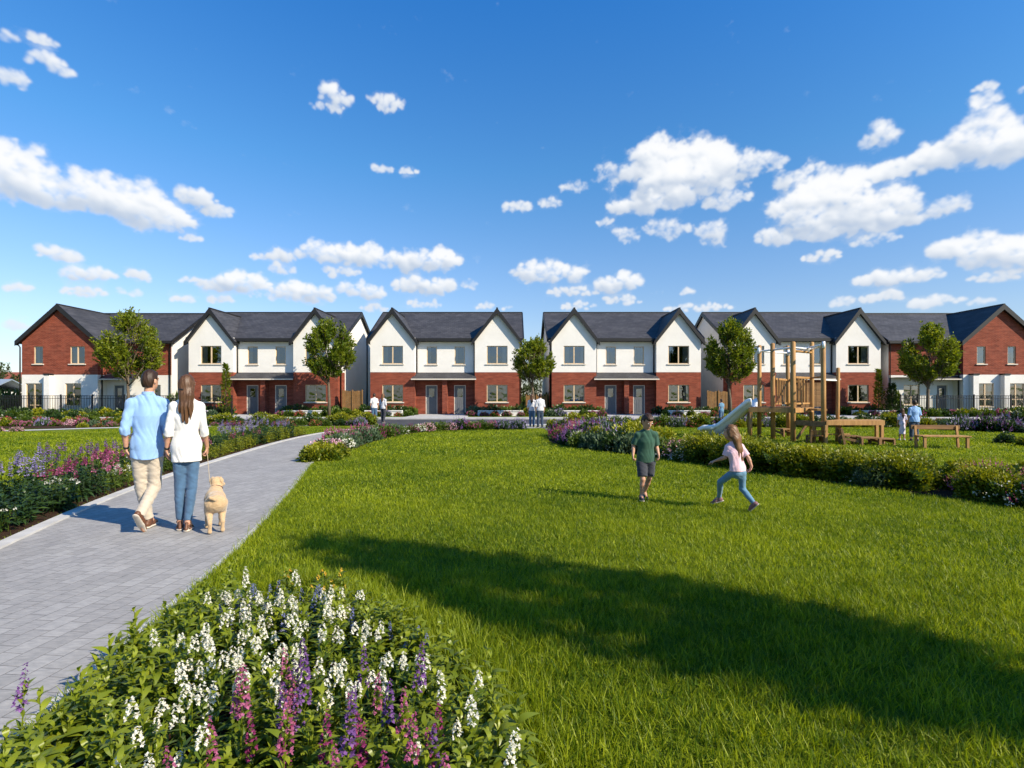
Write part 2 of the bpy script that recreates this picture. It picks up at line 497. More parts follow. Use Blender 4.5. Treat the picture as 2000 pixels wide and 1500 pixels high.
# ------------------------------------------------------------------ ground, path, road
def lawn_mat(name, c1, c2, c3):
    m, nt = newmat(name); co = worldco(nt)
    big = noise(nt, co, 0.5, 5, 0.6); mid = noise(nt, co, 3.0, 4); fine = noise(nt, scaled(nt, co, (90, 40, 60)), 1.0, 3, 0.7)
    col = ramp(nt, fine, [(0.3, c1), (0.55, c2), (0.8, c3)])
    col = mixc(nt, ramp(nt, big, [(0.35, (0, 0, 0)), (0.7, (1, 1, 1))]), col, mixc(nt, 1.0, col, (0.8, 0.86, 0.8), 'MULTIPLY'))
    col = mixc(nt, ramp(nt, mid, [(0.5, (0, 0, 0)), (0.8, (0.6, 0.6, 0.6))]), col, mixc(nt, 1.0, col, (1.15, 1.08, 0.9), 'MULTIPLY'))
    finish(nt, col, 0.85, 0.15, math_(nt, 'ADD', fine, math_(nt, 'MULTIPLY', mid, 0.8)), 0.9, 0.05)
    return m


M_LAWN = lawn_mat('lawn turf', (0.075, 0.115, 0.005), (0.17, 0.215, 0.009), (0.28, 0.31, 0.016))
M_SOIL = plain('bark soil', (0.045, 0.025, 0.015), 0.95, 0.1, 0.5, 20, 0.9, 60, bd=0.03)

m, nt = newmat('grey paving'); co = worldco(nt)
co2 = nd(nt, 'ShaderNodeMapping', {'Vector': co, 'Rotation': (0, 0, R(90 + 6))}).outputs[0]
br = nd(nt, 'ShaderNodeTexBrick', {'Vector': co2, 'Color1': (0.235, 0.228, 0.218, 1), 'Color2': (0.285, 0.277, 0.265, 1), 'Mortar': (0.165, 0.158, 0.15, 1), 'Scale': 1.0, 'Mortar Size': 0.004, 'Mortar Smooth': 0.3, 'Bias': 0.0, 'Brick Width': 0.22, 'Row Height': 0.135}, offset=0.37)
blot = noise(nt, co, 1.3, 4); grain = noise(nt, scaled(nt, co, (14, 40, 20)), 1.0, 5, 0.65)
col = mixc(nt, ramp(nt, grain, [(0.35, (0, 0, 0)), (0.75, (1, 1, 1))]), br.outputs[0], mixc(nt, 1.0, br.outputs[0], (1.45, 1.42, 1.38), 'MULTIPLY'))
col = mixc(nt, ramp(nt, blot, [(0.4, (0, 0, 0)), (0.7, (0.7, 0.7, 0.7))]), col, mixc(nt, 1.0, col, (0.84, 0.84, 0.86), 'MULTIPLY'))
hgt = math_(nt, 'SUBTRACT', math_(nt, 'MULTIPLY', grain, 0.35), br.outputs[1])
finish(nt, col, 0.75, 0.3, hgt, 0.55, 0.012)
M_PAVE = m
M_KERB = plain('pale concrete kerb', (0.46, 0.45, 0.43), 0.8, 0.2, 0.18, 4, 0.2, 60)
M_FLAG = plain('pale paving flags', (0.40, 0.39, 0.38), 0.8, 0.2, 0.2, 2.0, 0.2, 30)
M_ROAD = plain('asphalt', (0.052, 0.053, 0.058), 0.85, 0.25, 0.3, 1.2, 0.4, 90)

b = MB(); b.poly([(-3000, -300, 0), (3000, -300, 0), (3000, 5000, 0), (-3000, 5000, 0)])
tag(b.build('ground', M_LAWN), kind='structure')

PL = [(-2.9, -2), (-3.6, 1), (-5.15, 5.36), (-5.95, 7.64), (-6.6, 10.3), (-7.2, 13.9), (-7.8, 18.0), (-8.0, 21.5), (-7.6, 24.8), (-6.4, 26.6), (-4.6, 27.2), (-2.0, 27.4), (2.2, 27.45)]
PR = [(-1.7, -2), (-1.95, 0.5), (-2.74, 5.18), (-3.03, 6.3), (-3.57, 8.44), (-4.4, 11.4), (-4.92, 13.2), (-5.35, 16.4), (-5.6, 20.0), (-5.2, 23.6), (-4.2, 25.0), (-2.4, 25.5), (2.2, 25.6)]
PL = smoothline(PL, 90, 12); PR = smoothline(PR, 90, 12)
strip('path', PL, PR, 0.012, M_PAVE)
strip('path_kerb', offset(PL[:74], -0.14), PL[:74], 0.035, M_KERB, th=0.06)
strip('path_edging', PR, offset(PR, 0.05), 0.022, M_KERB, th=0.04)

# road across, pavements on both sides and the drives to the doors
sheet('road', [(-90, 29.2), (90, 29.2), (90, 35.6), (-90, 35.6)], 0.008, M_ROAD)
for (x0, x1) in ((-90, -13.2), (-1.0, 90)):
    b = MB(); b.box(x0, x1, 27.9 if x0 < -5 else 28.1, 29.2, 0.0, 0.03); tag(b.build('pavement', M_FLAG), kind='structure')
b = MB(); b.box(-90, 90, 35.6, 37.2, 0.0, 0.10); tag(b.build('pavement', M_FLAG), kind='structure')
for cx in (-20.55, -5.55, 9.45, 24.3):
    b = MB(); b.box(cx - 2.2, cx + 2.2, 37.2, 44.5, 0.0, 0.06); tag(b.build('drive', M_FLAG), kind='structure')
sheet('path_to_road', [(-8.3, 27.2), (-1.5, 27.3), (-1.5, 29.2), (-9.0, 29.2)], 0.016, M_ROAD)
# pale garden path beyond the left lawn
gp = smoothline([(-40, 21.0), (-22.5, 23.4), (-19.6, 26.6), (-14.5, 27.3), (-9.5, 28.4)], 40, 6)
strip('garden_path', offset(gp, -0.45), offset(gp, 0.45), 0.014, M_KERB)
# walk behind the playground lawn
sheet('playground_walk', [(6.5, 27.2), (60, 27.4), (60, 28.3), (6.5, 28.2)], 0.012, M_FLAG)
# ------------------------------------------------------------------ houses
m, nt = newmat('white render'); co = objco(nt)
n = noise(nt, co, 0.7, 6, 0.65); n2 = noise(nt, scaled(nt, co, (3, 3, 0.5)), 1.0, 4)
col = ramp(nt, n, [(0.3, (0.655, 0.632, 0.595)), (0.7, (0.74, 0.718, 0.68))])
col = mixc(nt, ramp(nt, n2, [(0.55, (0, 0, 0)), (0.85, (0.35, 0.35, 0.35))]), col, (0.62, 0.61, 0.59))
finish(nt, col, 0.9, 0.15, noise(nt, co, 60, 2), 0.15, 0.01)
M_RENDER = m

m, nt = newmat('red brick'); co = objco(nt)
ge = nd(nt, 'ShaderNodeNewGeometry'); sn = nd(nt, 'ShaderNodeSeparateXYZ', {0: ge.outputs['Normal']}); sp = nd(nt, 'ShaderNodeSeparateXYZ', {0: co})
side = math_(nt, 'GREATER_THAN', math_(nt, 'ABSOLUTE', sn.outputs[0]), 0.7)
u = nd(nt, 'ShaderNodeMix', {0: side, 2: sp.outputs[0], 3: sp.outputs[1]}).outputs[0]
uv = nd(nt, 'ShaderNodeCombineXYZ', {0: u, 1: sp.outputs[2]}).outputs[0]
br = nd(nt, 'ShaderNodeTexBrick', {'Vector': uv, 'Color1': (0.195, 0.038, 0.018, 1), 'Color2': (0.275, 0.057, 0.027, 1), 'Mortar': (0.24, 0.13, 0.10, 1), 'Scale': 1.0, 'Mortar Size': 0.008, 'Mortar Smooth': 0.2, 'Bias': -0.1, 'Brick Width': 0.24, 'Row Height': 0.085})
wv = noise(nt, scaled(nt, co, (1.2, 1.2, 7)), 1.0, 5, 0.6); bl = noise(nt, co, 0.8, 4)
col = mixc(nt, ramp(nt, wv, [(0.42, (0, 0, 0)), (0.62, (0.8, 0.8, 0.8))]), br.outputs[0], mixc(nt, 1.0, br.outputs[0], (0.60, 0.54, 0.52), 'MULTIPLY'))
col = mixc(nt, ramp(nt, bl, [(0.45, (0, 0, 0)), (0.7, (0.6, 0.6, 0.6))]), col, mixc(nt, 1.0, col, (1.2, 1.15, 1.1), 'MULTIPLY'))
finish(nt, col, 0.88, 0.2, br.outputs[1], -0.4, 0.01)
M_BRICK = m

m, nt = newmat('dark slate roof'); co = objco(nt)
st = noise(nt, scaled(nt, co, (0.5, 0.9, 3.0)), 1.0, 6, 0.62)
spx = nd(nt, 'ShaderNodeSeparateXYZ', {0: co})
uv = nd(nt, 'ShaderNodeCombineXYZ', {0: math_(nt, 'ADD', spx.outputs[0], math_(nt, 'MULTIPLY', spx.outputs[1], 0.13)), 1: math_(nt, 'MULTIPLY', spx.outputs[2], 1.7)}).outputs[0]
tl = nd(nt, 'ShaderNodeTexBrick', {'Vector': uv, 'Color1': (0.033, 0.032, 0.034, 1), 'Color2': (0.049, 0.048, 0.050, 1), 'Mortar': (0.012, 0.012, 0.014, 1), 'Scale': 1.0, 'Mortar Size': 0.010, 'Mortar Smooth': 0.4, 'Brick Width': 0.34, 'Row Height': 0.24})
col = mixc(nt, ramp(nt, st, [(0.40, (0, 0, 0)), (0.68, (1, 1, 1))]), tl.outputs[0], mixc(nt, 1.0, tl.outputs[0], (1.55, 1.55, 1.6), 'MULTIPLY'))
finish(nt, col, 0.62, 0.35, math_(nt, 'ADD', tl.outputs[1], st), -0.35, 0.02)
M_SLATE = m
M_BLACK = plain('black painted trim', (0.014, 0.013, 0.013), 0.5, 0.4, 0.2, 3)
M_CREAM = plain('oak coloured window frame', (0.58, 0.43, 0.27), 0.55, 0.35, 0.12, 5)
M_SILL = plain('pale stone sill', (0.60, 0.54, 0.46), 0.8, 0.2, 0.1, 5)
M_DOOR = plain('grey painted door', (0.115, 0.122, 0.130), 0.45, 0.4, 0.08, 4)
M_CURT = plain('pale curtain', (0.60, 0.58, 0.54), 0.9, 0.1, 0.1, 5)
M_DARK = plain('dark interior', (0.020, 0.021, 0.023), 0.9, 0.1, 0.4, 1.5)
M_STEEL = plain('brushed steel', (0.5, 0.5, 0.5), 0.3, 0.5, 0.05, 9, metal=1.0)
m, nt = newmat('window glass')
gl = nd(nt, 'ShaderNodeBsdfGlossy', {'Color': (0.85, 0.92, 1.0, 1), 'Roughness': 0.02}); tr = nd(nt, 'ShaderNodeBsdfTransparent', {'Color': (0.72, 0.77, 0.78, 1)})
fr = nd(nt, 'ShaderNodeFresnel', {'IOR': 1.9}).outputs[0]
bmp = nd(nt, 'ShaderNodeBump', {'Height': noise(nt, objco(nt), 1.1, 2), 'Strength': 0.08, 'Distance': 0.2}); nt.links.new(bmp.outputs[0], gl.inputs['Normal'])
mx = nd(nt, 'ShaderNodeMixShader', {0: math_(nt, 'ADD', fr, 0.10, clamp=True), 1: tr.outputs[0], 2: gl.outputs[0]})
nt.links.new(mx.outputs[0], nd(nt, 'ShaderNodeOutputMaterial').inputs[0])
M_GLASS = m


def wall_open(b, x0, x1, z0, z1, y, ops, mi=0, rev=0.14):
    """front wall face at y with rectangular openings (x0,x1,z0,z1) and reveals going back"""
    ops = [o for o in ops if o[2] < z1 - 1e-6 and o[3] > z0 + 1e-6 and o[0] < x1 and o[1] > x0]
    xs = sorted({x0, x1, *[o[0] for o in ops], *[o[1] for o in ops]}); zs = sorted({z0, z1, *[min(max(o[2], z0), z1) for o in ops], *[min(max(o[3], z0), z1) for o in ops]})
    for i in range(len(xs) - 1):
        for j in range(len(zs) - 1):
            xc, zc = (xs[i] + xs[i + 1]) / 2, (zs[j] + zs[j + 1]) / 2
            if any(o[0] < xc < o[1] and o[2] < zc < o[3] for o in ops): continue
            b.poly([(xs[i], y, zs[j]), (xs[i + 1], y, zs[j]), (xs[i + 1], y, zs[j + 1]), (xs[i], y, zs[j + 1])], mi)
    for (a, c, e, g) in ops:
        e2, g2 = max(e, z0), min(g, z1); yb = y + rev
        b.poly([(a, y, e2), (a, yb, e2), (a, yb, g2), (a, y, g2)], mi); b.poly([(c, y, e2), (c, y, g2), (c, yb, g2), (c, yb, e2)], mi)
        if e >= z0: b.poly([(a, y, e), (c, y, e), (c, yb, e), (a, yb, e)], mi)
        if g <= z1: b.poly([(a, y, g), (a, yb, g), (c, yb, g), (c, y, g)], mi)


def window(root, op, y, curtain=(0.28, 0.22), mull=True, sill=True, transom=False):
    a, c, e, g = op; t = 0.065; y0, y1 = y + 0.055, y + 0.125
    f = MB()
    f.box(a, a + t, y0, y1, e, g); f.box(c - t, c, y0, y1, e, g)
    f.box(a + t, c - t, y0, y1, e, e + t); f.box(a + t, c - t, y0, y1, g - t, g)
    if mull: f.box((a + c) / 2 - 0.045, (a + c) / 2 + 0.045, y0 - 0.004, y1, e + t, g - t)
    if transom: f.box(a + t, c - t, y0 + 0.003, y1, e + 0.55, e + 0.62)
    w = f.build('window', M_CREAM, root)
    p = MB(); p.poly([(a + t, y1 - 0.03, e + t), (c - t, y1 - 0.03, e + t), (c - t, y1 - 0.03, g - t), (a + t, y1 - 0.03, g - t)])
    p.build('pane', M_GLASS, w)
    if sill:
        s = MB(); s.box(a - 0.1, c + 0.1, y - 0.09, y + 0.055, e - 0.07, e + 0.008); s.build('sill', M_SILL, w)
    for k, fr in enumerate(curtain):
        if fr <= 0: continue
        wd = (c - a) * fr; x0 = a + 0.03 if k == 0 else c - 0.03 - wd; q = MB(); nn = 14
        pts = [(x0 + wd * i / nn, y + 0.26 + 0.03 * math.sin(i * 2.1 + k), 0) for i in range(nn + 1)]
        for i in range(nn):
            q.poly([(pts[i][0], pts[i][1], e - 0.05), (pts[i + 1][0], pts[i + 1][1], e - 0.05), (pts[i + 1][0], pts[i + 1][1], g + 0.05), (pts[i][0], pts[i][1], g + 0.05)])
        q.build('curtain', M_CURT, w, smooth=True)
    return w


def door(root, a, c, y, zt, mat=M_DOOR):
    t = 0.06; y0 = y + 0.06
    f = MB(); f.box(a, a + t, y0 - 0.02, y0 + 0.08, 0.02, zt); f.box(c - t, c, y0 - 0.02, y0 + 0.08, 0.02, zt); f.box(a + t, c - t, y0 - 0.02, y0 + 0.08, zt - t, zt)
    d = MB(); x0, x1 = a + t, c - t; w = x1 - x0
    gx0, gx1, gz0, gz1 = x0 + w * 0.24, x1 - w * 0.24, zt * 0.60, zt - 0.28
    d.box(x0, gx0, y0, y0 + 0.05, 0.03, zt - t); d.box(gx1, x1, y0, y0 + 0.05, 0.03, zt - t)
    d.box(gx0, gx1, y0, y0 + 0.05, 0.03, gz0); d.box(gx0, gx1, y0, y0 + 0.05, gz1, zt - t)
    for xx in np.linspace(gx0, gx1, 4)[:-1]: d.box(xx + 0.02, xx + w * 0.14, y0 - 0.012, y0 + 0.002, 0.25, gz0 - 0.2)
    o = d.build('door', mat, root, bevel=0.004)
    f.build('frame', M_SILL, o)
    p = MB(); p.poly([(gx0, y0 + 0.02, gz0), (gx1, y0 + 0.02, gz0), (gx1, y0 + 0.02, gz1), (gx0, y0 + 0.02, gz1)]); p.build('pane', M_GLASS, o)
    h = MB(); h.box(x0 + 0.06, x0 + 0.09, y0 - 0.06, y0 - 0.035, 1.0, 1.3); h.box(x0 + 0.06, x0 + 0.09, y0 - 0.035, y0, 1.02, 1.05); h.box(x0 + 0.06, x0 + 0.09, y0 - 0.035, y0, 1.25, 1.28)
    h.build('handle', M_STEEL, o)


def pipe(root, pts, r=0.05, name='downpipe'):
    b = MB(); b.tube(pts, r, 8); b.build(name, M_BLACK, root, smooth=True)


def white_house():
    root = empty('semi_detached_house')
    FL = 3.54; YB = 11.2; XW = 6.3; gw = 1.84; gc = 4.32; EZ = 6.18; RZ = 9.38; RY = 5.85; GZ = 8.8
    gab_ops = []
    for c in (-gc, gc): gab_ops += [(c - 0.86, c + 0.86, 4.22, 5.72), (c - 0.86, c + 0.86, 1.06, 2.5)]
    main_ops = [(-1.6, -0.74, 4.22, 5.72), (0.74, 1.6, 4.22, 5.72), (-1.68, -0.7, 0.0, 2.48), (0.7, 1.68, 0.0, 2.48)]
    up = MB(); lo = MB()
    for c in (-gc, gc):
        ops = [o for o in gab_ops if o[0] > c - 2 and o[1] < c + 2]
        wall_open(up, c - gw, c + gw, FL, 6.28, -0.012, ops); wall_open(lo, c - gw, c + gw, 0, FL, 0.0, ops)
        up.poly([(c - gw, -0.012, 6.28), (c + gw, -0.012, 6.28), (c, -0.012, 6.28 + gw * 1.327)])
        for s in (-1, 1):
            x = c + s * gw
            up.poly([(x, -0.012, FL), (x, 0.6, FL), (x, 0.6, 6.4), (x, -0.012, 6.4)]); lo.poly([(x, 0, 0), (x, 0.6, 0), (x, 0.6, FL), (x, 0, FL)])
        up.poly([(c - gw, -0.012, FL), (c + gw, -0.012, FL), (c + gw, 0.02, FL), (c - gw, 0.02, FL)])
    for (x0, x1) in ((-XW, -gc - gw), (-gc + gw, gc - gw), (gc + gw, XW)):
        ops = [o for o in main_ops if o[0] > x0 and o[1] < x1]
        wall_open(up, x0, x1, FL, 6.5, 0.588, ops); wall_open(lo, x0, x1, 0, FL, 0.6, ops)
    for s in (-1, 1):       # side walls with their gable, and the back
        x = s * XW; k = 0.577
        up.poly([(x, 0.588, FL), (x, 0.588, 6.3), (x, RY, 6.3 + (RY - 0.588) * k), (x, YB, 6.3), (x, YB, 0), (x, 1.4, 0), (x, 1.4, FL)])
        lo.poly([(x, 0.6, 0), (x, 1.4, 0), (x, 1.4, FL), (x, 0.6, FL)])
    up.poly([(-XW, YB, 0), (-XW, YB, 6.3), (XW, YB, 6.3), (XW, YB, 0)])
    up.build('upper_wall', M_RENDER, root); lo.build('brick_wall', M_BRICK, root)
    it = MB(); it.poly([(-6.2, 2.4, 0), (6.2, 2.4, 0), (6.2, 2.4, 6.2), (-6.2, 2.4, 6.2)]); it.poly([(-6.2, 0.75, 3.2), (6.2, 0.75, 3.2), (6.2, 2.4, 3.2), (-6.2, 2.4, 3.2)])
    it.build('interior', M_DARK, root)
    # roof
    r = MB(); x = 6.5
    r.slab([(-x, 0.22, EZ + 0.2), (x, 0.22, EZ + 0.2), (x, RY, RZ), (-x, RY, RZ)], 0.17, 0, 1); r.slab([(x, 11.5, EZ + 0.2), (-x, 11.5, EZ + 0.2), (-x, RY, RZ), (x, RY, RZ)], 0.17, 0, 1)
    km = (RZ - EZ - 0.2) / (RY - 0.22)
    for c in (-gc, gc):
        hw = 2.06; ez = GZ - hw * 1.327
        for s in (-1, 1):
            yv = 0.22 + (GZ - EZ - 0.2) / km; ye = 0.22 + max(0.02, (ez - EZ - 0.2) / km)
            r.slab([(c, -0.27, GZ), (c + s * hw, -0.27, ez), (c + s * hw, ye + 0.35, ez + 0.0), (c, yv + 0.1, GZ)][::s], 0.16, 0, 1)
        r.box(c - 0.07, c + 0.07, -0.29, 0.22 + (GZ - EZ) / km, GZ - 0.05, GZ + 0.05, 1)
    r.box(-x, x, RY - 0.09, RY + 0.09, RZ - 0.05, RZ + 0.06, 1)
    ro = r.build('roof', [M_SLATE, M_BLACK], root)
    for c in (-gc, gc):
        for s in (-1, 1):
            bb = MB(); ez = GZ - 2.1 * 1.327          # barge board with its soffit
            bb.hexa([(c, -0.31, GZ - 0.46), (c + s * 2.1, -0.31, ez - 0.30), (c + s * 2.1, -0.24, ez - 0.30), (c, -0.24, GZ - 0.46), (c, -0.31, GZ + 0.03), (c + s * 2.1, -0.31, ez + 0.03), (c + s * 2.1, -0.24, ez + 0.03), (c, -0.24, GZ + 0.03)])
            bb.hexa([(c, -0.24, GZ - 0.40), (c + s * 2.08, -0.24, ez - 0.26), (c + s * 2.08, -0.02, ez - 0.26), (c, -0.02, GZ - 0.40), (c, -0.24, GZ - 0.2), (c + s * 2.08, -0.24, ez - 0.17), (c + s * 2.08, -0.02, ez - 0.17), (c, -0.02, GZ - 0.2)])
            bb.build('barge_board', M_BLACK, ro)
    for s in (-1, 1):
        for (ya, yb_) in ((0.2, RY), (11.5, RY)):
            bb = MB(); a = s * 6.5; o2 = s * 6.56
            bb.hexa([(a, ya, EZ - 0.12), (o2, ya, EZ - 0.12), (o2, yb_, RZ - 0.32), (a, yb_, RZ - 0.32), (a, ya, EZ + 0.24), (o2, ya, EZ + 0.24), (o2, yb_, RZ + 0.04), (a, yb_, RZ + 0.04)])
            bb.build('barge_board', M_BLACK, ro)
    for (x0, x1) in ((-6.5, -gc - 2.1), (-gc + 2.1, gc - 2.1), (gc + 2.1, 6.5)):
        g = MB(); g.box(x0, x1, 0.10, 0.22, EZ - 0.06, EZ + 0.1); g.box(x0, x1, 0.22, 0.59, EZ - 0.08, EZ + 0.0)
        g.build('gutter', M_BLACK, root)
    for i, o in enumerate(gab_ops): window(root, o, 0.0, ((0.24, 0.12), (0.16, 0.16), (0.14, 0.24), (0.14, 0.2))[i % 4])
    for i, o in enumerate(main_ops[:2]): window(root, o, 0.588, ((0.34, 0), (0.25, 0.1))[i], mull=False)
    for o in main_ops[2:]: door(root, o[0], o[1], 0.6, o[3])
    # porch: lean-to slate canopy with its brick pier
    p = MB(); p.slab([(-2.72, -0.42, 2.99), (2.62, -0.42, 2.99), (2.44, 0.585, 3.52), (-2.44, 0.585, 3.52)], 0.07, 0, 1)
    p.box(-2.72, 2.62, -0.45, -0.42, 2.90, 2.995, 2)
    p.build('porch_canopy', [M_SLATE, M_BLACK, M_SILL], root)
    q = MB(); q.box(-0.2, 0.2, -0.12, 0.598, 0, 2.92); q.build('porch_pier', M_BRICK, root)
    for s in (-1, 1):
        pipe(root, [(s * 2.36, 0.16, EZ - 0.05), (s * 2.40, 0.5, EZ - 0.4), (s * 2.40, 0.52, 3.45)])
        pipe(root, [(s * 6.42, 0.18, EZ - 0.05), (s * 6.24, 0.5, EZ - 0.4), (s * 6.24, 0.52, 0.1)])
    pipe(root, [(s * 6.36, 8.2, 0.1), (6.36, 8.2, 7.4)], 0.06, 'soil_pipe')
    return root


def brick_house(sx, gab_up, gab_lo, main_up, main_lo, dr, piers):
    """sx=+1: the main range runs to +x of the big gable; -1: mirrored"""
    root = empty('brick_gable_house')
    FL = 3.3; gl, gr = -3.2, 2.95; YM = 1.0; XE = 8.3; YB = 10.8; PZ = 8.98; EZ = 5.98; RZ = 9.1; RY = 5.5
    S = lambda a, b_: (min(sx * a, sx * b_), max(sx * a, sx * b_))
    gops = [(*S(a, c), 4.17, 5.6) for a, c in gab_up] + [(*S(a, c), e, 2.6) for a, c, e in gab_lo]
    mops = [(*S(a, c), 4.17, 5.6) for a, c in main_up] + [(*S(a, c), 0.85, 2.5) for a, c in main_lo] + [(*S(*dr), 0.0, 2.5)]
    g0, g1 = S(gl, gr); m0, m1 = S(gr, XE); up = MB(); lo = MB()
    gcx = (g0 + g1) / 2; hw = (g1 - g0) / 2; sl = (PZ - EZ) / (hw + 0.3)
    wall_open(up, g0, g1, FL, 5.95, 0.0, gops); wall_open(lo, g0, g1, 0, FL, -0.012, gops)
    up.poly([(g0, 0, 5.95), (g1, 0, 5.95), (gcx, 0, 5.95 + hw * sl)])
    wall_open(up, m0, m1, FL, 6.2, YM, mops); wall_open(lo, m0, m1, 0, FL, YM - 0.012, mops)
    for xx in (g0, g1):
        up.poly([(xx, 0, FL), (xx, 6, FL), (xx, 6, 6.1), (xx, 0, 6.1)]); lo.poly([(xx, -0.012, 0), (xx, 6, 0), (xx, 6, FL), (xx, -0.012, FL)])
    k = (RZ - EZ - 0.15) / (RY - YM + 0.35)
    for xx, mb in ((sx * XE, lo), (sx * gl, up)):
        mb.poly([(xx, YM, 0), (xx, YM, 6.15), (xx, RY, 6.15 + (RY - YM) * k), (xx, YB, 6.15), (xx, YB, 0)])
    lo.poly([(-9, YB, 0), (-9, YB, 6), (9, YB, 6), (9, YB, 0)] if False else [(sx * gl, YB, 0), (sx * gl, YB, 6), (sx * XE, YB, 6), (sx * XE, YB, 0)])
    up.build('brick_wall', M_BRICK, root); lo.build('rendered_wall', M_RENDER, root)
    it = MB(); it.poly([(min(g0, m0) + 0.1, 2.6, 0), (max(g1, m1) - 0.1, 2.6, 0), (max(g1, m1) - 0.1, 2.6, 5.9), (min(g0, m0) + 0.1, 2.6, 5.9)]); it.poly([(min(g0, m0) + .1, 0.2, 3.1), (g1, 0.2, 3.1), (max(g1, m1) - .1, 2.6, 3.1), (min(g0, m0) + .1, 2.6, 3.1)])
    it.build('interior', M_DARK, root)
    r = MB(); e0, e1 = S(gl - 0.25, XE + 0.25)
    r.slab([(e0, YM - 0.37, EZ + 0.15), (e1, YM - 0.37, EZ + 0.15), (e1, RY, RZ), (e0, RY, RZ)], 0.17, 0, 1); r.slab([(e1, 2 * RY - YM + 0.37, EZ + 0.15), (e0, 2 * RY - YM + 0.37, EZ + 0.15), (e0, RY, RZ), (e1, RY, RZ)], 0.17, 0, 1)
    hb = hw + 0.32; ez = PZ - hb * sl
    for s in (-1, 1):
        r.slab([(gcx, -0.28, PZ), (gcx + s * hb, -0.28, ez), (gcx + s * hb, YM + 0.1, ez), (gcx, RY, PZ + 0.02)][::s], 0.16, 0, 1)
    r.box(gcx - 0.08, gcx + 0.08, -0.3, RY, PZ - 0.05, PZ + 0.05, 1); r.box(e0, e1, RY - 0.09, RY + 0.09, RZ - 0.05, RZ + 0.06, 1)
    ro = r.build('roof', [M_SLATE, M_BLACK], root)
    for s in (-1, 1):
        bb = MB()
        bb.hexa([(gcx, -0.32, PZ - 0.42), (gcx + s * hb, -0.32, ez - 0.34), (gcx + s * hb, -0.26, ez - 0.34), (gcx, -0.26, PZ - 0.42), (gcx, -0.32, PZ + 0.04), (gcx + s * hb, -0.32, ez + 0.04), (gcx + s * hb, -0.26, ez + 0.04), (gcx, -0.26, PZ + 0.04)])
        bb.hexa([(gcx, -0.26, PZ - 0.34), (gcx + s * hb, -0.26, ez - 0.3), (gcx + s * hb, -0.02, ez - 0.3), (gcx, -0.02, PZ - 0.34), (gcx, -0.26, PZ - 0.2), (gcx + s * hb, -0.26, ez - 0.18), (gcx + s * hb, -0.02, ez - 0.18), (gcx, -0.02, PZ - 0.2)])
        bb.build('barge_board', M_BLACK, ro)
    xx = sx * (XE + 0.25); o2 = sx * (XE + 0.31)
    for (ya, yb_) in ((YM - 0.4, RY), (2 * RY - YM + 0.4, RY)):
        bb = MB(); bb.hexa([(xx, ya, EZ - 0.16), (o2, ya, EZ - 0.16), (o2, yb_, RZ - 0.32), (xx, yb_, RZ - 0.32), (xx, ya, EZ + 0.2), (o2, ya, EZ + 0.2), (o2, yb_, RZ + 0.04), (xx, yb_, RZ + 0.04)])
        bb.build('barge_board', M_BLACK, ro)
    g = MB(); a0, a1 = S(gr + 0.3, XE + 0.25); g.box(a0, a1, YM - 0.5, YM - 0.38, EZ - 0.08, EZ + 0.08); g.box(a0, a1, YM - 0.36, YM - 0.01, EZ - 0.1, EZ - 0.02); g.build('gutter', M_BLACK, root)
    for i, o in enumerate(gops): window(root, o, 0.0, ((0.35, 0.1), (0.3, 0.0), (0.22, 0.12), (0.15, 0.15))[i % 4], mull=(o[1] - o[0] > 0.9), sill=o[2] > 0.3, transom=o[2] < 1.2)
    for i, o in enumerate(mops[:-1]): window(root, o, YM, ((0.3, 0.1), (0.2, 0.2))[i % 2], mull=(o[1] - o[0] > 0.9))
    door(root, mops[-1][0], mops[-1][1], YM, 2.5)
    p = MB(); c0, c1 = S(gr + 0.02, gr + 2.75)
    p.slab([(c0, YM - 0.95, 2.98), (c1, YM - 0.95, 2.98), (c1, YM - 0.02, 3.42), (c0, YM - 0.02, 3.42)], 0.06, 0, 1); p.box(c0, c1, YM - 0.98, YM - 0.952, 2.89, 2.98, 2)
    p.build('porch_canopy', [M_SLATE, M_BLACK, M_SILL], root)
    for a in piers:
        q = MB(); x0, x1 = S(a - 0.22, a + 0.22); q.box(x0, x1, -0.42, -0.014, 0, 3.26); q.box(x0 - 0.04, x1 + 0.04, -0.47, -0.014, 3.26, 3.38, 1); q.build('pier', [M_RENDER, M_BLACK], root)
    pipe(root, [(sx * (gl - 0.3), -0.1, ez - 0.1), (sx * (gl - 0.06), -0.1, ez - 0.45), (sx * (gl - 0.06), -0.1, 0.1)])
    pipe(root, [(sx * (gr + 0.3), 0.4, ez - 0.1), (sx * (gr + 0.09), 0.35, ez - 0.45), (sx * (gr + 0.09), 0.35, 0.1)])
    pipe(root, [(sx * (XE + 0.1), YM - 0.3, EZ - 0.05), (sx * (XE - 0.08), YM - 0.08, EZ - 0.4), (sx * (XE - 0.08), YM - 0.08, 0.1)])
    return root


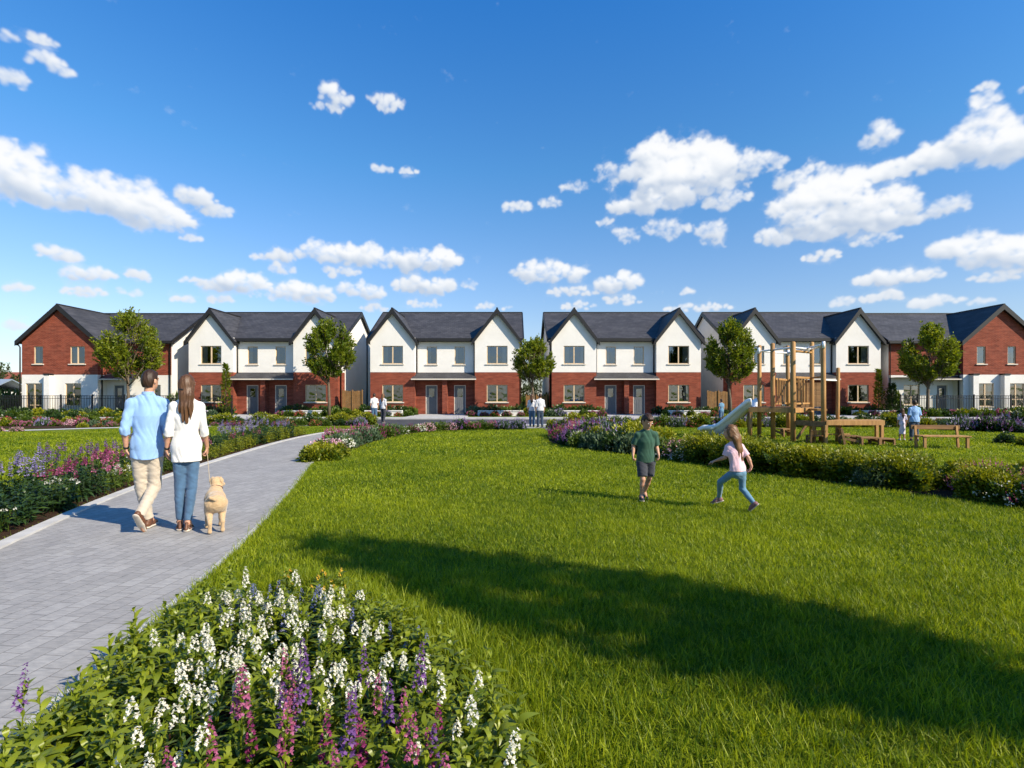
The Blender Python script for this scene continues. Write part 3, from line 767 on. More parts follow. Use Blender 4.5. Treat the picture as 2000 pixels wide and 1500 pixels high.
hw_lab = ['white semi-detached house with twin gables, beside the brown gate fence',
          'white twin-gabled semi-detached house just left of the narrow gap with the forked tree',
          'white twin-gabled semi-detached house just right of the gap, behind the boy in green',
          'white twin-gabled semi-detached house standing behind the wooden climbing tower']
proto = white_house()
for i, cx in enumerate((-20.55, -5.55, 9.45, 24.3)):
    o = proto if i == 0 else copy_tree(proto)
    o.location = (cx, 44.0, 0)
    tag(o, hw_lab[i], 'house', 'white twin-gabled houses in a row')
bl = brick_house(1, [(-2.24, -1.5), (0.7, 1.9)], [(-2.9, -1.55, 0.25), (0.3, 1.6, 0.76)], [(6.6, 7.3)], [(6.2, 7.4)], (3.5, 4.4), [-0.85])
bl.location = (-36.56, 43.2, 0)
tag(bl, 'red brick house with wide gable at the left end of the row', 'house', 'brick gable end houses')
brh = brick_house(-1, [(-1.33, -0.66), (1.12, 1.83)], [(-2.05, -0.65, 0.72), (0.45, 1.83, 0.72)], [(6.3, 7.0)], [(5.7, 7.05)], (3.4, 4.3), [2.25, -0.25])
brh.location = (39.55, 43.2, 0)
tag(brh, 'red brick house with wide gable and white piers at the right end of the row', 'house', 'brick gable end houses')
# ------------------------------------------------------------------ fences, railings, planters
M_FENCE = plain('stained timber boards', (0.21, 0.115, 0.045), 0.75, 0.2, 0.35, 3, 0.3, 30)
M_RAIL = plain('black painted steel', (0.012, 0.012, 0.013), 0.45, 0.4, 0.2, 5)
M_PLAN = plain('white low wall', (0.70, 0.68, 0.65), 0.85, 0.2, 0.12, 4)


def board_fence(x0, x1, y, h, label):
    o = empty('board_fence', ((x0 + x1) / 2, y, 0)); c = (x0 + x1) / 2; b = MB(); n = max(6, int((x1 - x0) / 0.14)); w = (x1 - x0) / n
    for i in range(n):
        hh = h + 0.03 * math.sin(i * 1.7); a = x0 - c + i * w; b.box(a + 0.008, a + w - 0.008, -0.012 + 0.012 * (i % 2), 0.012 + 0.012 * (i % 2), 0.05, hh)
    b.box(x0 - c, x1 - c, 0.026, 0.07, 0.4, 0.49); b.box(x0 - c, x1 - c, 0.026, 0.07, h - 0.4, h - 0.31)
    b.build('board_panel', M_FENCE, o)
    for xx in (x0, (x0 + x1) / 2, x1):
        p = MB(); p.box(xx - c - 0.05, xx - c + 0.05, -0.075, -0.014, 0, h + 0.1); p.build('post', M_FENCE, o, bevel=0.005)
    return tag(o, label, 'fence')


board_fence(-13.85, -12.25, 43.6, 2.0, 'brown timber board fence filling the gap beside the second white house')
board_fence(16.0, 17.8, 43.6, 1.95, 'brown timber board fence in the gap behind the figure in blue near the slide')
board_fence(1.2, 2.9, 44.6, 1.6, 'brown timber board fence in the centre gap behind the forked tree')


def railing(x0, x1, y, h, label):
    c = (x0 + x1) / 2; o = empty('metal_railing', (c, y, 0)); b = MB(); n = int((x1 - x0) / 0.125)
    for i in range(n + 1):
        a = x0 - c + (x1 - x0) * i / n; b.box(a - 0.015, a + 0.015, -0.012, 0.012, 0.1, h)
    b.build('bars', M_RAIL, o)
    for z in (0.16, h - 0.22, h):
        r = MB(); r.box(x0 - c, x1 - c, -0.022, 0.022, z - 0.018, z + 0.018); r.build('rail', M_RAIL, o)
    k = max(2, int((x1 - x0) / 2.4))
    for i in range(k + 1):
        a = x0 - c + (x1 - x0) * i / k; p = MB(); p.box(a - 0.04, a + 0.04, -0.04, 0.04, 0, h + 0.1); p.build('post', M_RAIL, o)
    return tag(o, label, 'railing')


railing(-42.5, -25.2, 41.4, 1.6, 'long black metal railing before the left brick gable house')
railing(30.2, 44.5, 41.4, 1.6, 'long black metal railing before the right brick gable house')
railing(-23.6, -22.2, 42.2, 1.55, 'short black metal railing left of the grey doors near the conifer shrub')
for k, (x0, x1, lab) in enumerate(((-26.6, -23.4, 'low white garden wall before the house by the brown gate, left bay'), (-18.0, -14.6, 'low white garden wall before the house by the brown gate, right bay'), (-11.6, -8.6, 'low white garden wall under the left bay window beside the two walkers'),
                                   (-2.7, 0.9, 'low white garden wall beside the forked tree, on its left'), (3.0, 6.9, 'low white garden wall beside the forked tree, on its right'), (12.0, 15.6, 'low white garden wall behind the boy in green'),
                                   (18.2, 21.6, 'low white garden wall seen through the climbing tower'), (26.8, 30.6, 'low white garden wall right of the climbing tower'))):
    o = empty('garden_wall', ((x0 + x1) / 2, 41.9, 0)); w = (x1 - x0) / 2; b = MB(); c = MB(); n = 4
    b.box(-w, w, -0.12, 0.12, 0, 0.36); b.build('wall', M_PLAN, o)
    for i in range(n): c.box(-w + 2 * w * i / n + 0.02, -w + 2 * w * (i + 1) / n - 0.02, -0.17, 0.17, 0.362, 0.44)
    c.build('coping', M_PLAN, o, bevel=0.01); tag(o, lab, 'wall', 'low white garden walls before the houses')
# a shed roof and a red roof far away beyond the left end
o = empty('shed', (-59, 54, 0)); b = MB(); b.box(-8, 8, -2.5, 2.5, 0, 2.0); b.build('wall', M_RENDER, o)
b = MB(); b.slab([(-8.3, -2.9, 2.0), (8.3, -2.9, 2.0), (8.3, 0, 3.3), (-8.3, 0, 3.3)], .1); b.slab([(8.3, 2.9, 2.0), (-8.3, 2.9, 2.0), (-8.3, 0, 3.3), (8.3, 0, 3.3)], .1)
b.build('roof', plain('blue grey sheet roof', (0.22, 0.27, 0.33), 0.5, 0.4, 0.06, 1), o); tag(o, 'long shed with blue-grey sheet roof beyond the tall hedge', 'shed')
o = empty('distant_house', (-67, 74, 0)); b = MB(); b.box(-5, 5, -4, 4, 0, 2.6); b.build('wall', M_BRICK, o)
b = MB(); b.slab([(-5.3, -4.3, 2.6), (5.3, -4.3, 2.6), (5.3, 0, 4.9), (-5.3, 0, 4.9)], .15); b.slab([(5.3, 4.3, 2.6), (-5.3, 4.3, 2.6), (-5.3, 0, 4.9), (5.3, 0, 4.9)], .15)
b.build('roof', plain('clay tile roof', (0.24, 0.07, 0.045), 0.8, 0.2, 0.2, 2), o); tag(o, 'distant house with red clay roof peeping past the left gable', 'house')
# ------------------------------------------------------------------ vegetation materials
G_GRASS = leafmat('grass blades', (0.050, 0.112, 0.004), (0.37, 0.415, 0.014), 0.45, 0.5, 0.3, 0.0)
G_FRESH = leafmat('fresh green leaves', (0.060, 0.110, 0.008), (0.26, 0.30, 0.018), 0.35, 0.4, 0.45)
G_DARK = leafmat('dark green leaves', (0.012, 0.034, 0.009), (0.050, 0.095, 0.018), 0.28, 0.42, 0.45)
G_GOLD = leafmat('golden green hedge leaves', (0.045, 0.088, 0.004), (0.31, 0.30, 0.012), 0.30, 0.45, 0.35)
G_GREY = leafmat('grey green leaves', (0.035, 0.070, 0.035), (0.110, 0.160, 0.085), 0.25, 0.6, 0.25)
G_MID = leafmat('mid green leaves', (0.030, 0.068, 0.007), (0.12, 0.17, 0.018), 0.35, 0.45, 0.4)
G_TREE = leafmat('tree leaves', (0.055, 0.105, 0.007), (0.25, 0.28, 0.018), 0.45, 0.45, 0.3)
G_FAR = leafmat('distant tree leaves', (0.020, 0.040, 0.010), (0.070, 0.095, 0.022), 0.25, 0.6, 0.2)
B_WHITE = leafmat('white petals', (0.62, 0.60, 0.50), (0.88, 0.86, 0.82), 0.3, 0.6, 0.2, 0.1)
B_PINK = leafmat('pink petals', (0.28, 0.05, 0.14), (0.52, 0.17, 0.31), 0.3, 0.6, 0.2, 0.4)
B_MAG = leafmat('magenta petals', (0.19, 0.022, 0.10), (0.38, 0.07, 0.20), 0.3, 0.6, 0.2, 0.4)
B_PURP = leafmat('purple petals', (0.10, 0.040, 0.17), (0.30, 0.14, 0.40), 0.3, 0.6, 0.2, 0.4)
B_LAV = leafmat('lavender petals', (0.16, 0.13, 0.30), (0.40, 0.34, 0.58), 0.3, 0.6, 0.2, 0.4)
B_BLUE = leafmat('blue petals', (0.10, 0.12, 0.34), (0.34, 0.36, 0.66), 0.3, 0.6, 0.2, 0.4)
B_RED = leafmat('brick red petals', (0.25, 0.03, 0.04), (0.52, 0.12, 0.10), 0.3, 0.6, 0.2, 0.4)
B_PALEP = leafmat('pale pink petals', (0.50, 0.22, 0.32), (0.78, 0.50, 0.58), 0.3, 0.6, 0.2, 0.3)
B_YEL = leafmat('yellow petals', (0.60, 0.34, 0.03), (0.80, 0.55, 0.08), 0.3, 0.6, 0.2, 0.3)
M_BARK = plain('grey brown bark', (0.12, 0.092, 0.065), 0.9, 0.15, 0.35, 9, 0.5, 40, bd=0.02)
M_STEM = plain('green stems', (0.075, 0.12, 0.025), 0.6, 0.3, 0.3, 20)
RR = np.random.default_rng(21)


def sph(n, rng=RR):
    v = rng.normal(size=(n, 3)); return norm(v)


def as_mesh(o):
    me = o.data; bpy.data.objects.remove(o); return me


def inst(name, me, loc=(0, 0, 0), rz=0.0, sc=1.0, parent=None):
    o = bpy.data.objects.new(name, me); o.location = loc; o.rotation_euler = (0, 0, rz)
    o.scale = sc if hasattr(sc, '__len__') else (sc, sc, sc)
    return link(o, parent)


# ------------------------------------------------------------------ trees
def tree_parts(seed, H_, z0, rad, trunk_r, nspray=330, lsz=0.2, fork=0.35, egg=0.42, mat=None, per=15):
    rng = np.random.default_rng(seed); b = MB()
    top = Vector((rng.normal(0, 0.1), rng.normal(0, 0.1), H_ * 0.86))
    zf = z0 * (1 - fork * 0.2)
    trunk = [Vector((0, 0, -0.1)), Vector((rng.normal(0, .03), rng.normal(0, .03), zf * 0.5)), Vector((rng.normal(0, .05), rng.normal(0, .05), zf))]
    for t in (0.35, 0.7, 1.0): trunk.append(trunk[2].lerp(top, t) + Vector((rng.normal(0, .1), rng.normal(0, .1), 0)))
    b.tube(trunk, [trunk_r, trunk_r * .85, trunk_r * .72, trunk_r * .5, trunk_r * .28, trunk_r * .1], 9)
    ends = []
    for i in range(13):
        t = rng.uniform(0, 1) ** 1.2; a = i * 2.4 + rng.normal(0, .3)
        p = trunk[2].lerp(top, t * 0.75); ln = rad * (0.95 - 0.5 * t) * rng.uniform(.75, 1.05)
        d = Vector((math.cos(a), math.sin(a), 0.75 + rng.uniform(0, .5))); d.normalize()
        q = p + d * ln * 0.5 + Vector((0, 0, -0.02)); e = p + d * ln + Vector((0, 0, 0.18 * ln))
        r0 = trunk_r * (0.5 - 0.28 * t)
        b.tube([p, q, e], [r0, r0 * .6, r0 * .15], 6)
        for k in range(3):
            w = Vector(tuple(rng.normal(size=3))); w.z = abs(w.z); w.normalize()
            s0 = p.lerp(e, rng.uniform(.4, .9)); b.tube([s0, s0 + w * ln * 0.3], [r0 * .3, r0 * .08], 5); ends.append(s0 + w * ln * .3)
    L = LB(); cz = z0 + (H_ - z0) * egg
    P = sph(nspray, rng) * (rng.random(nspray) ** 0.36)[:, None]
    cl = sph(11, rng) * 0.75                                   # lumps pull the sprays together and leave gaps
    dd = np.linalg.norm(P[:, None] - cl[None], axis=2); j = dd.argmin(1); P = P + (cl[j] - P) * 0.36
    zz = np.where(P[:, 2] > 0, P[:, 2] * (H_ - cz), P[:, 2] * (cz - z0))
    wid = np.where(P[:, 2] > 0, 1 - 0.25 * np.clip(P[:, 2], 0, 1) ** 2, 1.0) * rad
    C = np.stack([P[:, 0] * wid, P[:, 1] * wid, zz + cz], 1)
    ax = norm(C - np.array([0, 0, z0 + 0.1 * (H_ - z0)]) + np.array([0, 0, 1.3]) + rng.normal(0, .38, (nspray, 3)))
    sl = rng.uniform(0.40, 1.0, nspray) * (rad / 2.4) ** 0.5
    idx = np.repeat(np.arange(nspray), per); u = rng.random(len(idx))
    base = C[idx] + ax[idx] * (sl[idx] * u)[:, None] + rng.normal(0, 0.045, (len(idx), 3))
    dr = ax[idx] * 0.8 + sph(len(idx), rng) * 0.8
    tn = np.clip(0.5 + rng.normal(0, .22, nspray)[idx] + rng.normal(0, .15, len(idx)) + (P[idx, 2]) * 0.12, 0, 1)
    L.add(leaf_arrays(base, dr, rng.uniform(.7, 1.25, len(idx)) * lsz, rng.uniform(.75, 1.2, len(idx)) * lsz * 0.46, 0.1, 1, rng.uniform(-1.5, 1.5, len(idx))), tn)
    for k in range(0, nspray, 2):
        b.tube([Vector(C[k] - ax[k] * 0.25), Vector(C[k] + ax[k] * sl[k] * .8)], [0.018, 0.006], 4, cap=False)
    return as_mesh(b.build('trunk', M_BARK, smooth=True)), as_mesh(L.build('crown', mat or G_TREE))


def tree(name, parts, loc, rz, sc, label, cat='tree', group=None):
    o = empty(name, loc, rz); o.scale = sc if hasattr(sc, '__len__') else (sc, sc, sc)
    inst('trunk', parts[0], parent=o); inst('crown', parts[1], parent=o)
    return tag(o, label, cat, group)


def zpx(py, d): return H + (YH - py) * d / F


TR = [(252, 40.0, 612, 752, 128, 'young tree with yellow-green crown in front of the left brick gable house'),
      (643, 40.5, 628, 748, 108, 'young tree before the right gable of the house left of the brown gate fence'),
      (1042, 39.5, 663, 752, 88, 'small forked tree in the narrow gap between the two centre houses'),
      (1427, 39.0, 630, 756, 102, 'young tree beside the slide, in front of the white house side wall'),
      (1812, 39.5, 635, 756, 110, 'young tree before the right brick gable house, behind the man with the girl')]
for i, (px, d, yt, yb, w, lab) in enumerate(TR):
    Ht = zpx(yt, d); z0 = zpx(yb, d); r = w / 2 * d / F
    tree('tree', tree_parts(40 + i, Ht, z0, r * 0.86, 0.13, 820 if i != 2 else 480, 0.23), ((px - 1000) / F * d, d, 0), 0, 1, lab, 'tree', 'young street trees in front of the houses')


def column_parts(seed, h, r, mat):
    rng = np.random.default_rng(seed); n = 900; L = LB()
    t = rng.random(n) ** 0.8; a = rng.uniform(0, 6.28, n); rr = r * (1 - t * 0.8) * rng.uniform(.35, 1.05, n) * (0.75 + 0.25 * np.sin(a * 3 + t * 9))
    P = np.stack([np.cos(a) * rr, np.sin(a) * rr, 0.15 + t * (h - 0.3)], 1)
    D = np.stack([np.cos(a), np.sin(a), np.full(n, 1.1)], 1) + rng.normal(0, .4, (n, 3))
    L.add(leaf_arrays(P, D, rng.uniform(.14, .3, n), rng.uniform(.06, .12, n), 0.1, 1, rng.uniform(-1, 1, n)), np.clip(rng.normal(.45, .25, n), 0, 1))
    b = MB(); b.tube([(0, 0, 0), (0.02, 0, h * .5), (0, 0, h * .9)], [0.06, 0.04, 0.01], 6)
    return as_mesh(b.build('trunk', M_BARK)), as_mesh(L.build('foliage', mat))


for px, d, h, r, mt, lab in ((441, 42.3, 4.2, 0.62, G_TREE, 'narrow upright conifer shrub against the brick bay of the white house'),
                             (1716, 42.6, 3.8, 0.55, G_TREE, 'upright leafy shrub against the right corner of the house behind the climbing tower'),
                             (1742, 42.0, 2.6, 0.8, G_DARK, 'broad dark shrub at the gap before the right brick gable house')):
    p = column_parts(int(px), h, r, mt); o = empty('upright_shrub', ((px - 1000) / F * d, d, 0)); inst('trunk', p[0], parent=o); inst('foliage', p[1], parent=o)
    tag(o, lab, 'shrub')
# far trees that show in the gaps between and beside the houses
fp = [tree_parts(70 + k, 7.5, 1.2, 3.0, 0.16, 240, 0.34, mat=G_FAR, per=12) for k in range(2)]
for k, (x, y, s, lab) in enumerate(((-58, 60, 0.75, 'distant dark tree far beyond the left end, nearest the brick house'), (-63, 63, 0.82, 'distant dark tree at the far left edge of the view'), (1.0, 62, 0.75, 'distant tree seen through the centre gap, left of two'), (4.0, 64, 0.62, 'distant tree seen through the centre gap, right of two'),
                                   (-20.0, 66, 0.62, 'distant tree behind the roofs near the brown gate fence'), (25.5, 66, 0.62, 'distant tree behind the roofs near the slide'))):
    tree('tree', fp[k % 2], (x, y, 0), k * 1.3, s, lab, 'tree', 'distant trees behind the houses')
# the tree that stands outside the frame and throws the long shadow over the near grass
tree('tree', tree_parts(99, 7.4, 2.3, 0.80, 0.12, 250, 0.2, per=17), (6.45, 0.25, 0), 0.6, 1, 'slim tree at the edge of the lawn whose shadow crosses the near grass')


# ------------------------------------------------------------------ shrubs and flowering mounds
def mound(seed, rx, ry, h, n, L_, W_, mat, boxy=0.0, up=0.35, core=True, name='foliage'):
    """leafy volume of half widths rx, ry and height h standing on the ground"""
    rng = np.random.default_rng(seed); v = sph(n, rng); v[:, 2] = np.abs(v[:, 2]) * 1.0
    if boxy:
        m_ = np.max(np.abs(v), axis=1, keepdims=True); v = v * (1 - boxy) + v / m_ * boxy * 0.92
    s = rng.random(n) ** 0.22
    lump = 1 + 0.10 * np.sin(v[:, 0] * 5 + seed) * np.sin(v[:, 1] * 6 + 2 * seed) + 0.08 * np.sin(v[:, 2] * 9 + v[:, 0] * 4)
    P = v * (s * lump)[:, None] * np.array([rx, ry, h]) * 0.94
    P[:, 2] = np.maximum(P[:, 2], 0.02)
    D = norm(v + np.array([0, 0, up]) + rng.normal(0, .45, (n, 3)))
    B = LB()
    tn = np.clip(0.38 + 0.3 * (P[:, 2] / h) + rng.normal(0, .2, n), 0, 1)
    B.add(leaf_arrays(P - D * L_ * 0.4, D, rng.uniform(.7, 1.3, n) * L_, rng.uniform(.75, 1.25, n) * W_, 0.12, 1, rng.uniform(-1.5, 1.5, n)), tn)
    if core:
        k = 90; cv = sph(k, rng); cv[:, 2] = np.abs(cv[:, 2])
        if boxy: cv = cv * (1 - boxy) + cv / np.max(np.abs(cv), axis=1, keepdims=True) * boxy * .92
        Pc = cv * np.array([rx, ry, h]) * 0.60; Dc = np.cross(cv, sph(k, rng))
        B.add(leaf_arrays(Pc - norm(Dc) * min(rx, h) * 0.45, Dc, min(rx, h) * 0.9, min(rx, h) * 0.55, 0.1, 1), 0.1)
    return as_mesh(B.build(name, mat))


def blossoms(seed, rx, ry, h, n, sz, mat, spike=0.0, name='blossom', top=0.15):
    """flower heads over the upper surface of a mound: clusters of petals, or spikes of the given length"""
    rng = np.random.default_rng(seed + 500); v = sph(n, rng); v[:, 2] = np.abs(v[:, 2]) * (1 - top) + top; v = norm(v)
    C = v * np.array([rx, ry, h]) * rng.uniform(.88, 1.1, (n, 1)); ax = norm(v * 0.5 + np.array([0, 0, 1.0]) + rng.normal(0, .2, (n, 3)))
    per = 14 if spike else 6; idx = np.repeat(np.arange(n), per); u = rng.random(len(idx))
    if spike:
        P = C[idx] + ax[idx] * (u * spike)[:, None]; w = sz * (1.05 - 0.75 * u); D = sph(len(idx), rng) + ax[idx] * 0.6
    else:
        P = C[idx] + rng.normal(0, sz * .5, (len(idx), 3)); w = np.full(len(idx), sz); D = sph(len(idx), rng) + ax[idx] * .5
    B = LB(); B.add(leaf_arrays(P, D, w, w * 0.8, 0.15, 1, rng.uniform(-1.5, 1.5, len(idx))), np.clip(rng.normal(.5, .25, len(idx)) + rng.normal(0, .15, n)[idx], 0, 1))
    return as_mesh(B.build(name, mat))


KINDS = {}


def kind(key, name, cat, desc, folm, flom=None, rx=.5, ry=.5, h=.5, n=500, L_=.08, W_=.04, boxy=0., nb=40, bs=.05, spike=0., nv=2, up=.35):
    vs = []
    for k in range(nv):
        sd = len(KINDS) * 17 + k * 5 + 3
        f = mound(sd, rx, ry, h, n, L_, W_, folm, boxy, up)
        vs.append((f, blossoms(sd, rx, ry, h, nb, bs, flom, spike) if flom else None))
    KINDS[key] = (name, cat, desc, vs)


# near (6-14 m) / middle (14-30 m) / far (30+ m) versions
for sfx, n, L_, W_, nb, bs in (('n', 3000, .052, .034, 1.0, .026), ('m', 700, .095, .05, .8, .042), ('f', 330, .15, .085, .6, .07)):
    kw = dict(n=n, L_=L_, W_=W_)
    kind('hedge' + sfx, 'hedge_shrub', 'shrub', 'clipped golden green hedge shrub', G_GOLD, rx=.54, ry=.40, h=.64, boxy=.92, **kw)
    kind('gold' + sfx, 'round_shrub', 'shrub', 'rounded yellow-green shrub', G_GOLD, rx=.45, ry=.42, h=.5, **kw)
    kind('dark' + sfx, 'round_shrub', 'shrub', 'rounded dark green shrub', G_DARK, rx=.5, ry=.45, h=.55, **kw)
    kind('mid' + sfx, 'round_shrub', 'shrub', 'rounded mid green shrub', G_MID, rx=.48, ry=.42, h=.5, **kw)
    kind('grey' + sfx, 'round_shrub', 'shrub', 'soft grey-green shrub', G_GREY, rx=.48, ry=.42, h=.45, up=.9, **kw)
    kind('lav' + sfx, 'flowering_shrub', 'flowering plant', 'mound with lavender flower spikes', G_GREY, B_LAV, rx=.48, ry=.42, h=.45, nb=int(90 * nb), bs=bs, spike=.16, up=.9, **kw)
    kind('pink' + sfx, 'flowering_shrub', 'flowering plant', 'mound with pink flower spikes', G_MID, B_PINK, rx=.45, ry=.4, h=.4, nb=int(80 * nb), bs=bs, spike=.13, **kw)
    kind('mag' + sfx, 'flowering_shrub', 'flowering plant', 'mound with magenta flower spikes', G_MID, B_MAG, rx=.45, ry=.4, h=.42, nb=int(70 * nb), bs=bs, spike=.14, **kw)
    kind('purp' + sfx, 'flowering_shrub', 'flowering plant', 'mound with purple flower spikes', G_DARK, B_PURP, rx=.48, ry=.42, h=.5, nb=int(80 * nb), bs=bs, spike=.15, **kw)
    kind('white' + sfx, 'flowering_shrub', 'flowering plant', 'plant dotted with white flowers', G_MID, B_WHITE, rx=.45, ry=.4, h=.36, nb=int(80 * nb), bs=bs * 1.1, **kw)
    kind('palep' + sfx, 'flowering_shrub', 'flowering plant', 'plant covered in pale pink flowers', G_MID, B_PALEP, rx=.45, ry=.4, h=.38, nb=int(130 * nb), bs=bs * 1.1, **kw)
    kind('red' + sfx, 'flowering_shrub', 'flowering plant', 'plant with brick red flowers', G_MID, B_RED, rx=.45, ry=.4, h=.38, nb=int(70 * nb), bs=bs, **kw)


def plant(key, x, y, bed, sc=1.0, z=0.0, jit=0.18, label=None):
    name, cat, desc, vs = KINDS[key]; f, bl = vs[RR.integers(len(vs))]
    s = sc * RR.uniform(1 - jit, 1 + jit)
    o = inst(name, f, (x, y, z), RR.uniform(0, 6.28) if 'hedge' not in key else RR.normal(0, .12), (s * RR.uniform(.92, 1.1), s * RR.uniform(.92, 1.1), s * RR.uniform(.88, 1.1)))
    if bl is not None: inst('blossom', bl, parent=o)
    if 'hedge' in key: o.rotation_euler.z += HEAD[0]
    return tag(o, label or (desc + ' ' + bed), cat, desc + 's ' + bed)


HEAD = [0.0]


def row(keys, pts, step, bed, sc=1.0, jit=0.12, lat=0.0, cyc=False, skip=None):
    """plants along a ground polyline; keys cycle at random unless cyc"""
    p = np.array(pts, float); L_ = np.linalg.norm(np.diff(p, axis=0), axis=1).sum(); n = max(2, int(L_ / step) + 1)
    q = resample(p, n); t = np.gradient(q, axis=0)
    for i in range(n):
        k = keys[i % len(keys)] if cyc else keys[RR.integers(len(keys))]
        if k is None: continue
        x, y = q[i] + RR.normal(0, jit * step, 2) + np.array([RR.uniform(-lat, lat), RR.uniform(-lat, lat)])
        if skip and skip(x, y): continue
        HEAD[0] = math.atan2(t[i][1], t[i][0])
        plant(k, x, y, bed, sc)


def gp_(*pp): return [G(a, b_) for a, b_ in pp]


# soil under the beds
def soil(pts, z=0.016): return sheet('flower_bed_soil', pts, z, M_SOIL)


# --- right hand bed: two hedge rows with flowers at both ends
RB = smoothline([(1.38, 20.6), (1.25, 17.6), (2.0, 15.6), (3.35, 13.9), (4.32, 11.9), (5.05, 10.45), (5.85, 9.25), (6.4, 8.5), (6.75, 7.6), (7.1, 7.0), (8.5, 5.9), (10.2, 4.9)], 80, 8)
soil([tuple(p) for p in RB] + [tuple(p) for p in offset(RB, -2.0)[::-1]])
def seg(a, b_, off): return offset(RB, off)[int(a * 79):int(b_ * 79) + 1]
bedR = 'in the curved bed by the playground'
row(['magm', 'purpm', 'pinkm', 'magm'], seg(0.0, .22, -.45), .5, bedR, 1.0); row(['lavm', 'purpm', 'pinkm'], seg(0.0, .2, -1.15), .55, bedR, 1.35); row(['lavm', 'redm', 'purpm'], seg(0.0, .14, -1.9), .6, bedR, 1.4)
row(['greym', 'greym', 'whitem', 'midm'], seg(.22, .36, -.4), .5, bedR, 1.05); row(['hedgem', 'goldm'], seg(.17, .34, -1.15), .7, bedR, 1.1)
row(['midm', 'darkm'], seg(.34, .42, -.45), .55, bedR, 1.0); row(['pinkn', 'palepn', 'pinkn'], seg(.425, .475, -.6), .40, bedR, 1.2, cyc=True); row(['whiten', 'whiten', 'midn'], seg(.44, .485, -.28), .36, bedR, .95, cyc=True)
row(['hedgem', 'goldm', 'hedgem'], seg(.34, .47, -1.35), .6, bedR, 1.0)
row(['hedgen'], seg(.49, .67, -.45), .74, bedR, 1.0, .05); row(['hedgen', 'goldn'], seg(.48, .68, -1.30), .7, bedR, 1.0, .06)
row(['whiten', 'greyn'], seg(.68, .695, -.35), .35, bedR, .95)
row(['hedgen'], seg(.70, .76, -.45), .7, bedR, .95, .05); row(['hedgen', 'goldn', 'midn'], seg(.695, .775, -1.25), .66, bedR, .95, .06)
row(['greyn', 'lavn', 'pinkn'], seg(.77, 1.0, -.85), .48, bedR, 1.2); row(['magn', 'pinkn', 'whiten', 'magn'], seg(.775, 1.0, -.35), .4, bedR, .95); row(['greyn', 'palepn', 'midn', 'redn'], seg(.785, 1.0, -1.4), .55, bedR, 1.1)

# --- flower row on the right of the path where it bends away
CR = np.array([(-4.75, 12.7), (-5.0, 14.4), (-5.15, 17.0), (-5.0, 20.2), (-4.4, 22.6), (-3.2, 24.1), (-1.2, 24.8), (0.2, 24.9)])
CR = smoothline(CR, 40, 4); bedC = 'along the curve of the paved path'
soil([tuple(p) for p in offset(CR, -.35)] + [tuple(p) for p in offset(CR, .45)[::-1]])
def segc(a, b_): return CR[int(a * 39):int(b_ * 39) + 1]
row(['goldm'], segc(0, .05), .4, bedC, .88); row(['goldm', 'goldm'], offset(CR, .38)[0:3], .5, bedC, .8); row(['whitem', 'palepm'], segc(.08, .19), .42, bedC, .95); row(['greym', 'pinkm', 'greym'], segc(.2, .4), .45, bedC, 1.0); row(['pinkm', 'pinkm'], offset(CR, -.25)[9:16], .5, bedC, 1.05)
row(['greym', 'midm', 'magm'], segc(.42, .55), .48, bedC, .95); row(['palepm', 'magm', 'whitem', 'palepm', 'midm'], segc(.55, .8), .42, bedC, .82); row(['midm', 'magm', 'purpm', 'pinkm', 'lavm'], segc(.8, 1), .45, bedC, .95)

# --- beds further off
bedL = 'in the strip before the left road'
for yy, ks, sc in ((28.6, ['hedgem', 'darkm', 'goldm', 'midm', 'hedgem'], 1.0), (27.9, ['midm', 'darkm', 'redm', 'goldm', 'purpm', 'lavm'], .72)):
    row(ks, [(-16.6, yy), (-7.9, yy + .1)], .62, bedL, sc)
row(['magf', 'pinkm', 'redm', None], [(-16.0, 27.3), (-11.5, 27.45)], .6, bedL, .55)
bedLL = 'in the far left flower strips'
soil([(-40, 24.8), (-21.5, 25.4), (-19.5, 28.8), (-40, 28.8)])
row(['magm', 'pinkm', 'palepm', 'magm'], [(-24.6, 22.9), (-21.9, 23.4)], .5, bedLL, .7); row(['redf', 'pinkf', 'goldf', 'lavf', 'greyf', 'palepf'], [(-33, 27.0), (-19.9, 28.0)], .62, bedLL, .8); row(['goldf', 'midf', 'redf', 'purpf'], [(-34, 30.0), (-18.6, 30.6)], .75, bedLL, .85)
row(['midf', 'darkf', 'goldf', 'midf'], [(-36, 33.5), (-27, 34.0)], .95, bedLL, .9)
row(['pinkm', 'goldm', 'redm'], [(-21.0, 26.0), (-18.9, 27.1)], .5, bedLL, .6)
bedH = 'in the front gardens of the houses'
row(['darkf', 'midf', 'goldf', 'darkf', 'greyf'], [(-42, 40.6), (-25.5, 40.6)], .85, bedH, 1.25); row(['goldf', 'midf', 'darkf'], [(-40.0, 39.6), (-25, 39.4)], 1.0, bedH, 1.0)
row(['midf', 'darkf', 'purpf', 'goldf', 'pinkf', 'redf'], [(30.0, 40.6), (44, 40.4)], .85, bedH, 1.3); row(['goldf', 'midf', 'magf', 'darkf'], [(29.0, 39.2), (44, 39.2)], .95, bedH, 1.2)
for cx in (-20.55, -5.55, 9.45, 24.3):
    for (a, b_) in ((-6.3, -2.5), (2.5, 6.2)):
        row(['darkf', 'greyf', 'midf', 'darkf'], [(cx + a, 42.75), (cx + b_, 42.75)], .62, bedH, 1.45); row(['midf', 'goldf', 'pinkf', 'lavf', 'redf', 'greyf'], [(cx + a, 41.0), (cx + b_, 41.0)], .75, bedH, .95)
    row(['goldf', 'midf', 'darkf'], [(cx + 6.6, 42.2), (cx + 8.2, 42.2)], .7, bedH, 1.15)
bedP = 'in the border behind the playground'
